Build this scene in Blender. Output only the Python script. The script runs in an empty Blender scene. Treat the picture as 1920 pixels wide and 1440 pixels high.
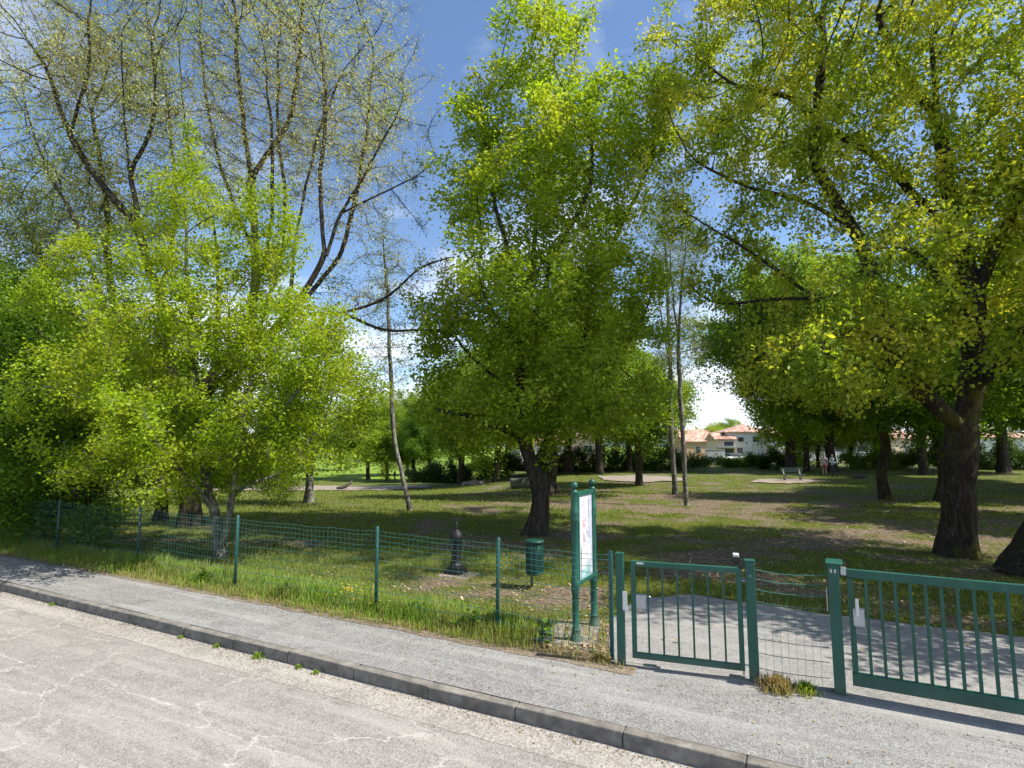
import bpy, bmesh, math, random
import numpy as np
from mathutils import Vector, noise as mn

# ---------------------------------------------------------------- camera, world, sun, exposure
sc = bpy.context.scene
C = sc.collection
FPX, CAMH, HOR = 1060.0, 2.4, 835.0
PITCH = math.atan((HOR - 720) / FPX)
cd = bpy.data.cameras.new('camera'); cam = bpy.data.objects.new('camera', cd); C.objects.link(cam)
cam.location = (0, 0, CAMH); cam.rotation_euler = (math.pi/2 + PITCH, 0, 0)
cd.sensor_width = 36; cd.lens = 36*FPX/1920; cd.clip_end = 3000; cd.clip_start = .05
sc.camera = cam

SUN_AZ = math.atan2(1.0, -0.30); SUN_EL = math.radians(52)
world = bpy.data.worlds.new("World"); sc.world = world; world.use_nodes = True
wn, wl = world.node_tree.nodes, world.node_tree.links
wn.clear()
wo = wn.new('ShaderNodeOutputWorld'); bg = wn.new('ShaderNodeBackground'); sky = wn.new('ShaderNodeTexSky')
sky.sky_type = 'NISHITA'; sky.sun_disc = False; sky.sun_elevation = SUN_EL; sky.sun_rotation = SUN_AZ
sky.air_density = 1.0; sky.dust_density = 0.3; sky.ozone_density = 4.0
bg.inputs['Strength'].default_value = 0.12
tc = wn.new('ShaderNodeTexCoord'); sp = wn.new('ShaderNodeSeparateXYZ'); wl.new(tc.outputs['Generated'], sp.inputs[0])
def wmath(op, a, b):
    m = wn.new('ShaderNodeMath'); m.operation = op
    for i, v in enumerate((a, b)):
        if isinstance(v, (int, float)): m.inputs[i].default_value = v
        else: wl.new(v, m.inputs[i])
    return m.outputs[0]
zz = wmath('ADD', wmath('MAXIMUM', sp.outputs['Z'], 0.0), 0.10)
cx = wmath('DIVIDE', sp.outputs['X'], zz); cy = wmath('DIVIDE', sp.outputs['Y'], zz)
cmb = wn.new('ShaderNodeCombineXYZ'); wl.new(cx, cmb.inputs[0]); wl.new(cy, cmb.inputs[1])
nt = wn.new('ShaderNodeTexNoise'); nt.inputs['Scale'].default_value = 0.75; nt.inputs['Detail'].default_value = 7; nt.inputs['Roughness'].default_value = .55
wl.new(cmb.outputs[0], nt.inputs['Vector'])
low = wn.new('ShaderNodeMapRange'); low.inputs[1].default_value = 0.0; low.inputs[2].default_value = .42; low.inputs[3].default_value = .13; low.inputs[4].default_value = -.05
wl.new(sp.outputs['Z'], low.inputs[0])
cm = wn.new('ShaderNodeMapRange'); cm.inputs[1].default_value = .47; cm.inputs[2].default_value = .66; cm.clamp = True
wl.new(wmath('ADD', nt.outputs[0], low.outputs[0]), cm.inputs[0])
mx = wn.new('ShaderNodeMixRGB'); wl.new(cm.outputs[0], mx.inputs[0]); wl.new(sky.outputs[0], mx.inputs[1]); mx.inputs[2].default_value = (6.6, 6.9, 7.5, 1)
wl.new(mx.outputs[0], bg.inputs[0]); wl.new(bg.outputs[0], wo.inputs[0])

sl = bpy.data.lights.new('sun', 'SUN'); sl.energy = 5.0; sl.angle = math.radians(.53); sl.color = (1, .95, .86)
sun = bpy.data.objects.new('sun', sl); C.objects.link(sun)
SUND = Vector((math.sin(SUN_AZ)*math.cos(SUN_EL), math.cos(SUN_AZ)*math.cos(SUN_EL), math.sin(SUN_EL)))
sun.rotation_euler = SUND.to_track_quat('Z', 'Y').to_euler(); sun.location = (0, 0, 60)
sc.view_settings.view_transform = 'Standard'; sc.view_settings.look = 'None'; sc.view_settings.gamma = 1
sc.view_settings.exposure = 0.8
sc.render.engine = 'CYCLES'
cy_ = sc.cycles
cy_.max_bounces = 5; cy_.diffuse_bounces = 2; cy_.glossy_bounces = 2; cy_.transmission_bounces = 5; cy_.use_denoising = True; cy_.denoiser = 'OPENIMAGEDENOISE'
cy_.use_adaptive_sampling = True; cy_.adaptive_threshold = .02; cy_.sample_clamp_indirect = 4

# ---------------------------------------------------------------- pixel <-> world helpers (photo is 1920x1440)
cs, sn = math.cos(PITCH), math.sin(PITCH)
def ray(px, py):
    x = (px-960)/FPX; y = (720-py)/FPX
    return Vector((x, cs - y*sn, sn + y*cs))
def W(px, py, Y):                      # world point seen at a pixel, at depth Y
    d = ray(px, py); t = Y/d.y
    return Vector((d.x*t, Y, CAMH + d.z*t))
U = Vector((.886, -.464, 0)).normalized(); N = Vector((-U.y, U.x, 0)); K0 = Vector((-1.33, 6.21, 0))
def road(a, d, z=0):                   # along kerb, distance towards the park
    p = K0 + U*a + N*d; return Vector((p.x, p.y, z))
def sst(t): t = min(1, max(0, t)); return t*t*(3-2*t)
def hgt(x, y):
    d = (x-K0.x)*N.x + (y-K0.y)*N.y
    if d < .38: return -.16
    w = sst((.12 - x/max(y, 1))/.3)
    h = -.05*w*max(0, min(y, 85)-24)
    k = sst((d-1.9)/4)
    h += k*(.09*mn.noise(Vector((x*.22, y*.22, 3))) + .025*mn.noise(Vector((x*1.1, y*1.1, 7))))
    if y > 90: h += k*1.2*mn.noise(Vector((x*.01, y*.01, 9)))*min(1, (y-90)/100)
    return h
def G(px, py):                         # ground point seen at a pixel
    d = ray(px, py); t = 2.0
    for _ in range(4000):
        p = Vector((0, 0, CAMH)) + d*t
        if p.z <= hgt(p.x, p.y) or t > 400: break
        t += .02 + t*.002
    return Vector((p.x, p.y, hgt(p.x, p.y)))

# ---------------------------------------------------------------- object helpers
def tag(o, label=None, cat=None, group=None, kind=None):
    if label: o['label'] = label
    if cat: o['category'] = cat
    if group: o['group'] = group
    if kind: o['kind'] = kind
    return o
def thing(name, label, cat, loc=(0, 0, 0), rz=0, group=None):
    o = bpy.data.objects.new(name, None); C.objects.link(o); o.location = loc; o.rotation_euler.z = rz
    o.empty_display_size = .2
    return tag(o, label, cat, group)
def link(name, me, parent=None, smooth=False):
    o = bpy.data.objects.new(name, me); C.objects.link(o)
    if parent: o.parent = parent
    if smooth: me.polygons.foreach_set('use_smooth', [True]*len(me.polygons)); me.update()
    return o
def np_mesh(name, V, F, mat, smooth=False):
    """V (n,3); F list of (m,k) int arrays"""
    me = bpy.data.meshes.new(name)
    V = np.asarray(V, dtype=np.float32); me.vertices.add(len(V)); me.vertices.foreach_set('co', V.ravel())
    if not isinstance(F, list): F = [F]
    F = [np.asarray(f, dtype=np.int32) for f in F if len(f)]
    loops = np.concatenate([f.ravel() for f in F]); sizes = np.concatenate([np.full(len(f), f.shape[1], dtype=np.int32) for f in F])
    starts = np.concatenate([[0], np.cumsum(sizes)[:-1]]).astype(np.int32)
    me.loops.add(len(loops)); me.loops.foreach_set('vertex_index', loops)
    me.polygons.add(len(sizes)); me.polygons.foreach_set('loop_start', starts); me.polygons.foreach_set('loop_total', sizes)
    me.polygons.foreach_set('use_smooth', np.full(len(sizes), smooth))
    me.update(calc_edges=True)
    for m in (mat if isinstance(mat, list) else [mat]): me.materials.append(m)
    return me

class MB:
    """collects simple solids into one mesh"""
    def __init__(s): s.bm = bmesh.new()
    def box(s, c, size, rz=0, bev=0, top=1.0, mi=0):
        x, y, z = size[0]/2, size[1]/2, size[2]/2
        ca, sa = math.cos(rz), math.sin(rz); vs = []
        for dz, k in ((-z, 1), (z, top)):
            for dx, dy in ((-x, -y), (x, -y), (x, y), (-x, y)):
                dx *= k; dy *= k
                vs.append(s.bm.verts.new((c[0]+dx*ca-dy*sa, c[1]+dx*sa+dy*ca, c[2]+dz)))
        fs = [s.bm.faces.new([vs[i] for i in f]) for f in ((3,2,1,0),(4,5,6,7),(0,1,5,4),(1,2,6,5),(2,3,7,6),(3,0,4,7))]
        for f in fs: f.material_index = mi
        if bev:
            es = list({e for f in fs for e in f.edges})
            bmesh.ops.bevel(s.bm, geom=es, offset=bev, segments=2, affect='EDGES', profile=.5)
        return s
    def beam(s, a, b, w, h, up=Vector((0, 0, 1))):
        a, b = Vector(a), Vector(b); d = (b-a).normalized(); r = d.cross(up)
        if r.length < 1e-4: r = Vector((1, 0, 0))
        r.normalize(); u = r.cross(d)
        vs = [s.bm.verts.new(p + r*(i*w/2) + u*(j*h/2)) for p in (a, b) for i, j in ((-1,-1),(1,-1),(1,1),(-1,1))]
        for f in ((3,2,1,0),(4,5,6,7),(0,1,5,4),(1,2,6,5),(2,3,7,6),(3,0,4,7)): s.bm.faces.new([vs[i] for i in f])
        return s
    def tube(s, pts, r, n=8, cap=True):
        pts = [Vector(p) for p in pts]; rs = r if isinstance(r, (list, tuple)) else [r]*len(pts); rings = []
        ref = None
        for i, p in enumerate(pts):
            d = (pts[min(i+1, len(pts)-1)] - pts[max(i-1, 0)]).normalized()
            if ref is None: ref = Vector((1, 0, 0)) if abs(d.x) < .8 else Vector((0, 1, 0))
            a = (ref - d*ref.dot(d)).normalized(); b = d.cross(a); ref = a
            rings.append([s.bm.verts.new(p + (a*math.cos(t) + b*math.sin(t))*rs[i]) for t in [2*math.pi*k/n for k in range(n)]])
        for q, w in zip(rings, rings[1:]):
            for k in range(n): s.bm.faces.new((q[k], q[(k+1) % n], w[(k+1) % n], w[k]))
        if cap: s.bm.faces.new(rings[0][::-1]); s.bm.faces.new(rings[-1])
        return s
    def lathe(s, c, prof, n=16):
        return s.tube([(c[0], c[1], c[2]+z) for r, z in prof], [max(r, .001) for r, z in prof], n)
    def ball(s, c, r, sub=2, sc_=(1, 1, 1), jit=0):
        res = bmesh.ops.create_icosphere(s.bm, subdivisions=sub, radius=1)
        for v in res['verts']:
            k = 1 + jit*mn.noise(v.co*2 + Vector(c))
            v.co = Vector((c[0]+v.co.x*r*sc_[0]*k, c[1]+v.co.y*r*sc_[1]*k, c[2]+v.co.z*r*sc_[2]*k))
        return s
    def quad(s, pts, mi=0):
        f = s.bm.faces.new([s.bm.verts.new(p) for p in pts]); f.material_index = mi; return s
    def build(s, name, mats, parent=None, smooth=False):
        me = bpy.data.meshes.new(name); bmesh.ops.recalc_face_normals(s.bm, faces=s.bm.faces); s.bm.to_mesh(me); s.bm.free()
        for m in (mats if isinstance(mats, list) else [mats]): me.materials.append(m)
        return link(name, me, parent, smooth)

# ---------------------------------------------------------------- materials
def newmat(name):
    m = bpy.data.materials.new(name); m.use_nodes = True; nt = m.node_tree
    return m, nt.nodes, nt.links, nt.nodes['Principled BSDF']
def lk(L, a, b):
    L.new(a, b)
def nz(n, l, scale, detail=4, rough=.55, vec=None, dist=0):
    t = n.new('ShaderNodeTexNoise'); t.inputs['Scale'].default_value = scale; t.inputs['Detail'].default_value = detail
    t.inputs['Roughness'].default_value = rough; t.inputs['Distortion'].default_value = dist
    if vec is not None: l.new(vec, t.inputs['Vector'])
    return t.outputs[0]
def ramp(n, l, fac, stops):
    r = n.new('ShaderNodeValToRGB'); l.new(fac, r.inputs[0]); cr = r.color_ramp
    while len(cr.elements) < len(stops): cr.elements.new(.5)
    for e, (p, c) in zip(cr.elements, stops):
        e.position = p; e.color = (*c, 1) if isinstance(c, tuple) else (c, c, c, 1)
    return r.outputs[0]
def mixc(n, l, fac, a, b, mode='MIX'):
    m = n.new('ShaderNodeMixRGB'); m.blend_type = mode
    for i, v in enumerate((fac, a, b)):
        if isinstance(v, (int, float)): m.inputs[i].default_value = v
        elif isinstance(v, tuple): m.inputs[i].default_value = (*v, 1)
        else: l.new(v, m.inputs[i])
    return m.outputs[0]
def mth(n, l, op, a, b=0.0):
    m = n.new('ShaderNodeMath'); m.operation = op
    for i, v in enumerate((a, b)):
        if isinstance(v, (int, float)): m.inputs[i].default_value = v
        else: l.new(v, m.inputs[i])
    return m.outputs[0]
def bump(n, l, p, h, strength=.4, dist=.02):
    b = n.new('ShaderNodeBump'); b.inputs['Strength'].default_value = strength; b.inputs['Distance'].default_value = dist
    l.new(h, b.inputs['Height']); l.new(b.outputs[0], p.inputs['Normal'])
def wpos(n):
    g = n.new('ShaderNodeNewGeometry'); return g.outputs['Position']
def ocoord(n):
    g = n.new('ShaderNodeTexCoord'); return g.outputs['Object']
def simple(name, col, rough=.6, metal=0, var=.15, scale=8, bstr=.0, dirt=None):
    m, n, l, p = newmat(name); co = ocoord(n)
    f = nz(n, l, scale, 5, .6, co)
    c = ramp(n, l, f, [(.3, tuple(x*(1-var) for x in col)), (.7, tuple(min(1, x*(1+var)) for x in col))])
    if dirt:
        f2 = ramp(n, l, nz(n, l, scale*.6, 8, .7, co), [(.52, 0.), (.66, .8)])
        c = mixc(n, l, f2, c, dirt)
    l.new(c, p.inputs['Base Color']); p.inputs['Roughness'].default_value = rough; p.inputs['Metallic'].default_value = metal
    if bstr: bump(n, l, p, nz(n, l, scale*4, 6, .6, co), bstr, .01)
    return m
def paintmat(name, col, rough):
    m, n, l, p = newmat(name); co = wpos(n)
    c = ramp(n, l, nz(n, l, 3, 5, .6, co), [(.3, tuple(x*.78 for x in col)), (.7, tuple(x*1.3+.004 for x in col))])
    c = mixc(n, l, ramp(n, l, nz(n, l, 26, 8, .8, co), [(.60, 0.), (.66, .55)]), c, (.10, .15, .12))
    c = mixc(n, l, ramp(n, l, nz(n, l, 15, 9, .85, co), [(.645, 0.), (.67, .9)]), c, (.13, .06, .03))
    sp = n.new('ShaderNodeSeparateXYZ'); l.new(co, sp.inputs[0])
    low = n.new('ShaderNodeMapRange'); low.inputs[1].default_value = .0; low.inputs[2].default_value = .22; low.inputs[3].default_value = .75; low.inputs[4].default_value = 0
    l.new(sp.outputs[2], low.inputs[0])
    c = mixc(n, l, mth(n, l, 'MULTIPLY', low.outputs[0], nz(n, l, 18, 5, .7, co)), c, (.16, .14, .11))
    l.new(c, p.inputs['Base Color']); l.new(ramp(n, l, nz(n, l, 9, 5, .6, co), [(.3, rough-.08), (.7, rough+.2)]), p.inputs['Roughness'])
    bump(n, l, p, nz(n, l, 60, 3, .6, co), .15, .003)
    return m
def leafmat(name, c1, c2, c3, trans=.45, tc=None, sc3=.9):
    """c1..c2: leaf to leaf variation; c3: shoots of another tint in patches"""
    m, n, l, p = newmat(name); g = n.new('ShaderNodeNewGeometry'); co = ocoord(n)
    rnd = g.outputs['Random Per Island']
    c = ramp(n, l, rnd, [(0, c1), (.6, c2), (1, tuple(x*1.25 for x in c2))])
    c = mixc(n, l, ramp(n, l, nz(n, l, sc3, 3, .6, co), [(.45, 0.), (.62, .75)]), c, c3)
    l.new(c, p.inputs['Base Color']); p.inputs['Roughness'].default_value = .45; p.inputs['Specular IOR Level'].default_value = .35
    tr = n.new('ShaderNodeBsdfTranslucent'); l.new(mixc(n, l, 1.0, c, tc or (1.35, 1.25, .55), 'MULTIPLY'), tr.inputs[0])
    ms = n.new('ShaderNodeMixShader'); ms.inputs[0].default_value = trans
    l.new(p.outputs[0], ms.inputs[1]); l.new(tr.outputs[0], ms.inputs[2])
    l.new(ms.outputs[0], n['Material Output'].inputs[0])
    return m
def barkmat(name, c1, c2, c3, moss=None, scale=6, bstr=1.0, lo=.61):
    m, n, l, p = newmat(name); co = ocoord(n)
    mp = n.new('ShaderNodeMapping'); mp.inputs['Scale'].default_value = (1, 1, .16); l.new(co, mp.inputs[0])
    f = nz(n, l, scale*2.6, 8, .62, mp.outputs[0], .8)
    c = ramp(n, l, f, [(.32, c1), (.52, c2), (.72, c3)])
    lich = ramp(n, l, nz(n, l, scale*1.6, 9, .75, co), [(lo, 0.), (lo+.08, .7)])
    c = mixc(n, l, lich, c, (.30, .30, .25))
    if moss: c = mixc(n, l, ramp(n, l, nz(n, l, .8, 4, .7, co), [(.5, 0.), (.62, .8)]), c, moss)
    l.new(c, p.inputs['Base Color']); p.inputs['Roughness'].default_value = .9; p.inputs['Specular IOR Level'].default_value = .15
    bump(n, l, p, f, bstr, .07)
    return m

M = {}
M['leaf_hornbeam'] = leafmat('leaf_hornbeam', (.17, .27, .011), (.28, .39, .015), (.36, .42, .03), .5)
M['leaf_maple'] = leafmat('leaf_maple', (.17, .28, .018), (.30, .42, .03), (.38, .42, .05), .5)
M['leaf_oak'] = leafmat('leaf_oak', (.13, .21, .016), (.27, .37, .028), (.62, .60, .08), .54, sc3=.8)
M['leaf_bud'] = leafmat('leaf_bud', (.34, .33, .12), (.50, .47, .19), (.27, .38, .06), .42, (1.15, 1.1, .7), .35)
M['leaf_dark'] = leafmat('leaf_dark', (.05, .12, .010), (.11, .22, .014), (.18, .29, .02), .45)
M['leaf_mid'] = leafmat('leaf_mid', (.10, .19, .018), (.19, .30, .026), (.29, .36, .045), .5, sc3=.3)
M['leaf_birch'] = leafmat('leaf_birch', (.12, .17, .03), (.2, .25, .05), (.2, .23, .06), .4)
M['leaf_hedge'] = leafmat('leaf_hedge', (.03, .07, .012), (.07, .13, .02), (.10, .15, .03), .3)
M['bark'] = barkmat('bark', (.020, .016, .012), (.06, .048, .036), (.13, .11, .085))
M['bark_moss'] = barkmat('bark_moss', (.014, .011, .009), (.045, .035, .026), (.10, .085, .065), (.10, .10, .015))
M['bark_grey'] = barkmat('bark_grey', (.04, .036, .03), (.10, .092, .075), (.22, .21, .17), scale=3.5, bstr=.3, lo=.5)
M['bark_birch'] = barkmat('bark_birch', (.03, .026, .022), (.10, .093, .082), (.30, .29, .26), scale=3, bstr=.3, lo=.5)
M['green_paint'] = paintmat('green_paint', (.006, .075, .05), .42)
M['post_green'] = simple('post_green', (.012, .075, .07), .45, 0, .2, 9)
M['wire_green'] = simple('wire_green', (.04, .14, .12), .4, 0, .2, 9)
M['bin_green'] = simple('bin_green', (.006, .05, .035), .45, 0, .2, 5)
M['galv'] = simple('galv', (.42, .44, .48), .35, .75, .15, 12)
M['steel'] = simple('steel', (.5, .5, .52), .3, .6, .1, 12)
M['white_plate'] = simple('white_plate', (.62, .62, .58), .5, 0, .05, 12)
M['black'] = simple('black', (.012, .012, .014), .45, 0, .2, 9)
M['iron'] = simple('iron', (.018, .017, .02), .5, .3, .3, 9, .3)
M['poster'] = simple('poster', (.62, .63, .70), .35, 0, .05, 3)
M['poster_grey'] = simple('poster_grey', (.42, .44, .52), .4, 0, .15, 9)
M['poster_red'] = simple('poster_red', (.64, .32, .34), .4, 0, .2, 14)
M['poster_teal'] = simple('poster_teal', (.26, .42, .43), .4, 0, .3, 10)
M['poster_cream'] = simple('poster_cream', (.66, .60, .54), .4, 0, .15, 8)
M['ink'] = simple('ink', (.30, .31, .42), .5)
M['concrete'] = simple('concrete', (.36, .33, .29), .9, 0, .2, 5, .5, (.22, .19, .15))
M['slab'] = simple('slab', (.20, .175, .15), .95, 0, .35, 9, .6, (.12, .09, .06))
M['cover'] = simple('cover', (.05, .05, .052), .7, .2, .3, 12, .3)
M['stone_moss'] = simple('stone_moss', (.11, .11, .085), .95, 0, .35, 3, .6, (.06, .08, .02))
M['wood'] = simple('wood', (.06, .045, .035), .8, 0, .3, 6, .4)
M['bench_green'] = simple('bench_green', (.006, .022, .018), .5)
M['skin'] = simple('skin', (.5, .30, .22), .6)
M['flower'] = simple('flower', (.85, .55, .03), .6)
M['stem'] = simple('stem', (.08, .16, .02), .7)
def houseM(name, col, dirt=None): M[name] = simple(name, col, .85, 0, .08, .6, 0, dirt)
houseM('wall_white', (.66, .66, .66)); houseM('wall_cream', (.55, .42, .32)); houseM('wall_ochre', (.48, .30, .19)); houseM('wall_grey', (.35, .36, .38))
houseM('dark_window', (.04, .05, .06)); houseM('garage', (.06, .07, .08))
def tilemat():
    m, n, l, p = newmat('roof_tile'); co = ocoord(n)
    w = n.new('ShaderNodeTexVoronoi'); w.inputs['Scale'].default_value = 2.2; l.new(co, w.inputs['Vector'])
    c = ramp(n, l, w.outputs['Color'], [(.2, (.26, .13, .09)), (.5, (.42, .24, .17)), (.85, (.55, .38, .29))])
    l.new(c, p.inputs['Base Color']); p.inputs['Roughness'].default_value = .9
    bump(n, l, p, w.outputs['Distance'], .5, .05); return m
M['roof_tile'] = tilemat()

def groundmat():
    m, n, l, p = newmat('park_ground'); co = wpos(n)
    at = n.new('ShaderNodeAttribute'); at.attribute_name = 'bare'
    mp = n.new('ShaderNodeMapping'); mp.inputs['Scale'].default_value = (1, 1, 1); l.new(co, mp.inputs[0])
    fine = nz(n, l, 9, 8, .7, co); mid = nz(n, l, 1.3, 6, .6, co)
    grass = ramp(n, l, fine, [(.28, (.03, .045, .01)), (.5, (.08, .10, .02)), (.72, (.18, .17, .055))])
    grass = mixc(n, l, ramp(n, l, mid, [(.42, 0.), (.62, .7)]), grass, (.12, .15, .028))
    earth = ramp(n, l, nz(n, l, 14, 8, .75, co), [(.3, (.05, .037, .026)), (.5, (.145, .108, .075)), (.7, (.33, .265, .20))])
    fac = mth(n, l, 'ADD', at.outputs['Fac'], mth(n, l, 'MULTIPLY', mth(n, l, 'SUBTRACT', fine, .5), 1.3))
    fac = ramp(n, l, fac, [(.38, 0.), (.62, 1.)])
    c = mixc(n, l, fac, grass, earth)
    # meadow beyond the park
    sp = n.new('ShaderNodeSeparateXYZ'); l.new(co, sp.inputs[0])
    far = n.new('ShaderNodeMapRange'); far.inputs[1].default_value = 84; far.inputs[2].default_value = 92; l.new(sp.outputs[1], far.inputs[0])
    c = mixc(n, l, far.outputs[0], c, ramp(n, l, nz(n, l, .08, 4, .6, co), [(.3, (.11, .19, .02)), (.7, (.19, .26, .035))]))
    l.new(c, p.inputs['Base Color']); p.inputs['Roughness'].default_value = .95; p.inputs['Specular IOR Level'].default_value = .1
    bump(n, l, p, mth(n, l, 'ADD', fine, nz(n, l, 45, 3, .6, co)), .8, .03)
    return m
def asphaltmat(name, base, hi, crack, cs_=.8, gravel=60, rot=0, patch=.35):
    m, n, l, p = newmat(name); co = wpos(n)
    vo = n.new('ShaderNodeTexVoronoi'); vo.inputs['Scale'].default_value = gravel; l.new(co, vo.inputs['Vector'])
    c = ramp(n, l, vo.outputs['Color'], [(.1, tuple(x*.62 for x in base)), (.5, base), (.9, hi)])
    big = nz(n, l, .9, 7, .65, co)
    c = mixc(n, l, ramp(n, l, big, [(.4, 0.), (.7, patch)]), c, hi)
    c = mixc(n, l, ramp(n, l, nz(n, l, 5, 6, .7, co), [(.35, .35), (.55, 0.)]), c, tuple(x*.7 for x in base))
    mps = n.new('ShaderNodeMapping'); mps.inputs['Rotation'].default_value = (0, 0, -math.atan2(U.y, U.x)); l.new(co, mps.inputs[0])
    mpt = n.new('ShaderNodeMapping'); mpt.inputs['Scale'].default_value = (.16, 2.4, 1); l.new(mps.outputs[0], mpt.inputs[0])
    c = mixc(n, l, ramp(n, l, nz(n, l, 1.6, 5, .6, mpt.outputs[0]), [(.50, 0.), (.66, .45)]), c, tuple(x*1.12 for x in hi))
    c = mixc(n, l, ramp(n, l, nz(n, l, 2.2, 7, .75, co), [(.56, 0.), (.66, .45)]), c, tuple(x*.55 for x in base))
    c = mixc(n, l, ramp(n, l, nz(n, l, 55, 2, .5, co), [(.66, 0.), (.72, .6)]), c, tuple(x*.35 for x in base))
    if crack:
        mp = n.new('ShaderNodeMapping'); mp.inputs['Rotation'].default_value = (0, 0, rot); l.new(co, mp.inputs[0])
        mp2 = n.new('ShaderNodeMapping'); mp2.inputs['Scale'].default_value = (.42, 1.25, 1); l.new(mp.outputs[0], mp2.inputs[0])
        nn = n.new('ShaderNodeTexNoise'); nn.inputs['Scale'].default_value = 3.5; nn.inputs['Detail'].default_value = 6; nn.inputs['Roughness'].default_value = .7; l.new(mp2.outputs[0], nn.inputs['Vector'])
        mixv = n.new('ShaderNodeVectorMath'); mixv.operation = 'MULTIPLY_ADD'; l.new(nn.outputs['Color'], mixv.inputs[0]); mixv.inputs[1].default_value = (.42, .42, 0); l.new(mp2.outputs[0], mixv.inputs[2])
        v2 = n.new('ShaderNodeTexVoronoi'); v2.feature = 'DISTANCE_TO_EDGE'; v2.inputs['Scale'].default_value = cs_; l.new(mixv.outputs[0], v2.inputs['Vector'])
        ck = ramp(n, l, v2.outputs['Distance'], [(.002, 1.), (.012, 0.)])
        ck = mth(n, l, 'MULTIPLY', ck, ramp(n, l, nz(n, l, 1.1, 5, .7, co), [(.36, 0.), (.56, .6)]))
        c = mixc(n, l, ck, c, crack)
        v3 = n.new('ShaderNodeTexVoronoi'); v3.feature = 'DISTANCE_TO_EDGE'; v3.inputs['Scale'].default_value = cs_*3.1; l.new(mixv.outputs[0], v3.inputs['Vector'])
        ck2 = mth(n, l, 'MULTIPLY', ramp(n, l, v3.outputs['Distance'], [(.004, 1.), (.03, 0.)]), ramp(n, l, nz(n, l, .8, 5, .7, co), [(.48, 0.), (.62, .4)]))
        c = mixc(n, l, ck2, c, crack)
    l.new(c, p.inputs['Base Color']); p.inputs['Roughness'].default_value = .92; p.inputs['Specular IOR Level'].default_value = .2
    bump(n, l, p, vo.outputs['Distance'], .45, .01)
    return m
M['ground'] = groundmat()
ROT = -math.atan2(U.y, U.x)
M['road'] = asphaltmat('road', (.24, .226, .206), (.335, .318, .292), (.54, .52, .48), 1.25, 85, ROT)
M['gravel'] = asphaltmat('gravel', (.195, .19, .182), (.31, .302, .288), None, gravel=75)
M['path'] = asphaltmat('path', (.22, .212, .205), (.31, .298, .282), None, gravel=80, patch=.5)
M['gutter'] = asphaltmat('gutter', (.27, .25, .222), (.385, .36, .325), (.26, .23, .19), 1.4, 50, ROT)
M['sand'] = asphaltmat('sand', (.24, .195, .155), (.34, .285, .24), None, gravel=20)
M['kerb'] = simple('kerb', (.16, .145, .125), .92, 0, .4, 7, .9, (.27, .25, .22))
M['lawn_blade'] = leafmat('lawn_blade', (.10, .15, .018), (.17, .22, .03), (.25, .23, .08), .4)
M['grass'] = leafmat('grass', (.11, .21, .02), (.20, .32, .035), (.25, .26, .07), .45)
M['dry_grass'] = leafmat('dry_grass', (.26, .20, .09), (.36, .28, .13), (.22, .22, .07), .35)
M['hill'] = simple('hill', (.05, .09, .07), .95, 0, .2, .02)

# ---------------------------------------------------------------- ground, road, pavement
GATE = [(-10.0, 12.72), (-7.35, 11.40), (-4.65, 9.80), (-1.965, 8.47), (-.19, 7.44), (1.125, 6.64)]   # fence posts
def bare(x, y):
    v = .30 + .40*mn.fractal(Vector((x*.33, y*.42, 1.5)), 1, 2, 3) + .42*mn.fractal(Vector((x*1.0, y*1.25, 8.5)), 1, 2, 4)
    for bx, by, br in ((.6, 15.0, 2.4), (9.6, 12.2, 3.0), (11, 19, 5), (3, 24, 5), (-.5, 10.9, .6), (12, 27, 5), (-9.5, 16.5, 2.8), (.2, 13.2, 1.0), (6, 14, 1.8), (.75, 7.45, .9), (.9, 6.9, .7)):
        v += .28*math.exp(-((x-bx)**2+(y-by)**2)/br**2)
    d = (x-K0.x)*N.x + (y-K0.y)*N.y
    if d < 3.2 and x < 0: v -= .35*sst((3.2-d)/1.2)
    if x > .1 and x < 1.3 and y < 8.2: v += .4*sst((8.2-y)/.5)*sst((x-.1)/.3)
    if x < -3 and y > 15: v -= .22
    return min(1, max(0, v))
def axis(lo, hi, c0, c1, step, g=1.13):
    a = list(np.arange(c0, c1, step)); s = step; x = c1
    while x < hi: a.append(x); s *= g; x += s
    a.append(hi); s = step; x = c0-step
    while x > lo: a.insert(0, x); s *= g; x -= s
    a.insert(0, lo); return a
xs = axis(-900, 900, -17, 17, .2); ys = axis(-60, 1400, 3.4, 30, .2)
V = [(x, y, hgt(x, y)) for y in ys for x in xs]
nx, ny = len(xs), len(ys)
ii = np.arange((ny-1)*(nx-1)); r_, c_ = ii//(nx-1), ii % (nx-1); b0 = r_*nx + c_
me = np_mesh('ground', V, np.stack([b0, b0+1, b0+nx+1, b0+nx], 1), M['ground'], True)
at = me.attributes.new('bare', 'FLOAT', 'POINT'); at.data.foreach_set('value', [bare(v[0], v[1]) for v in V])
tag(link('ground', me), kind='structure')

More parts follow.
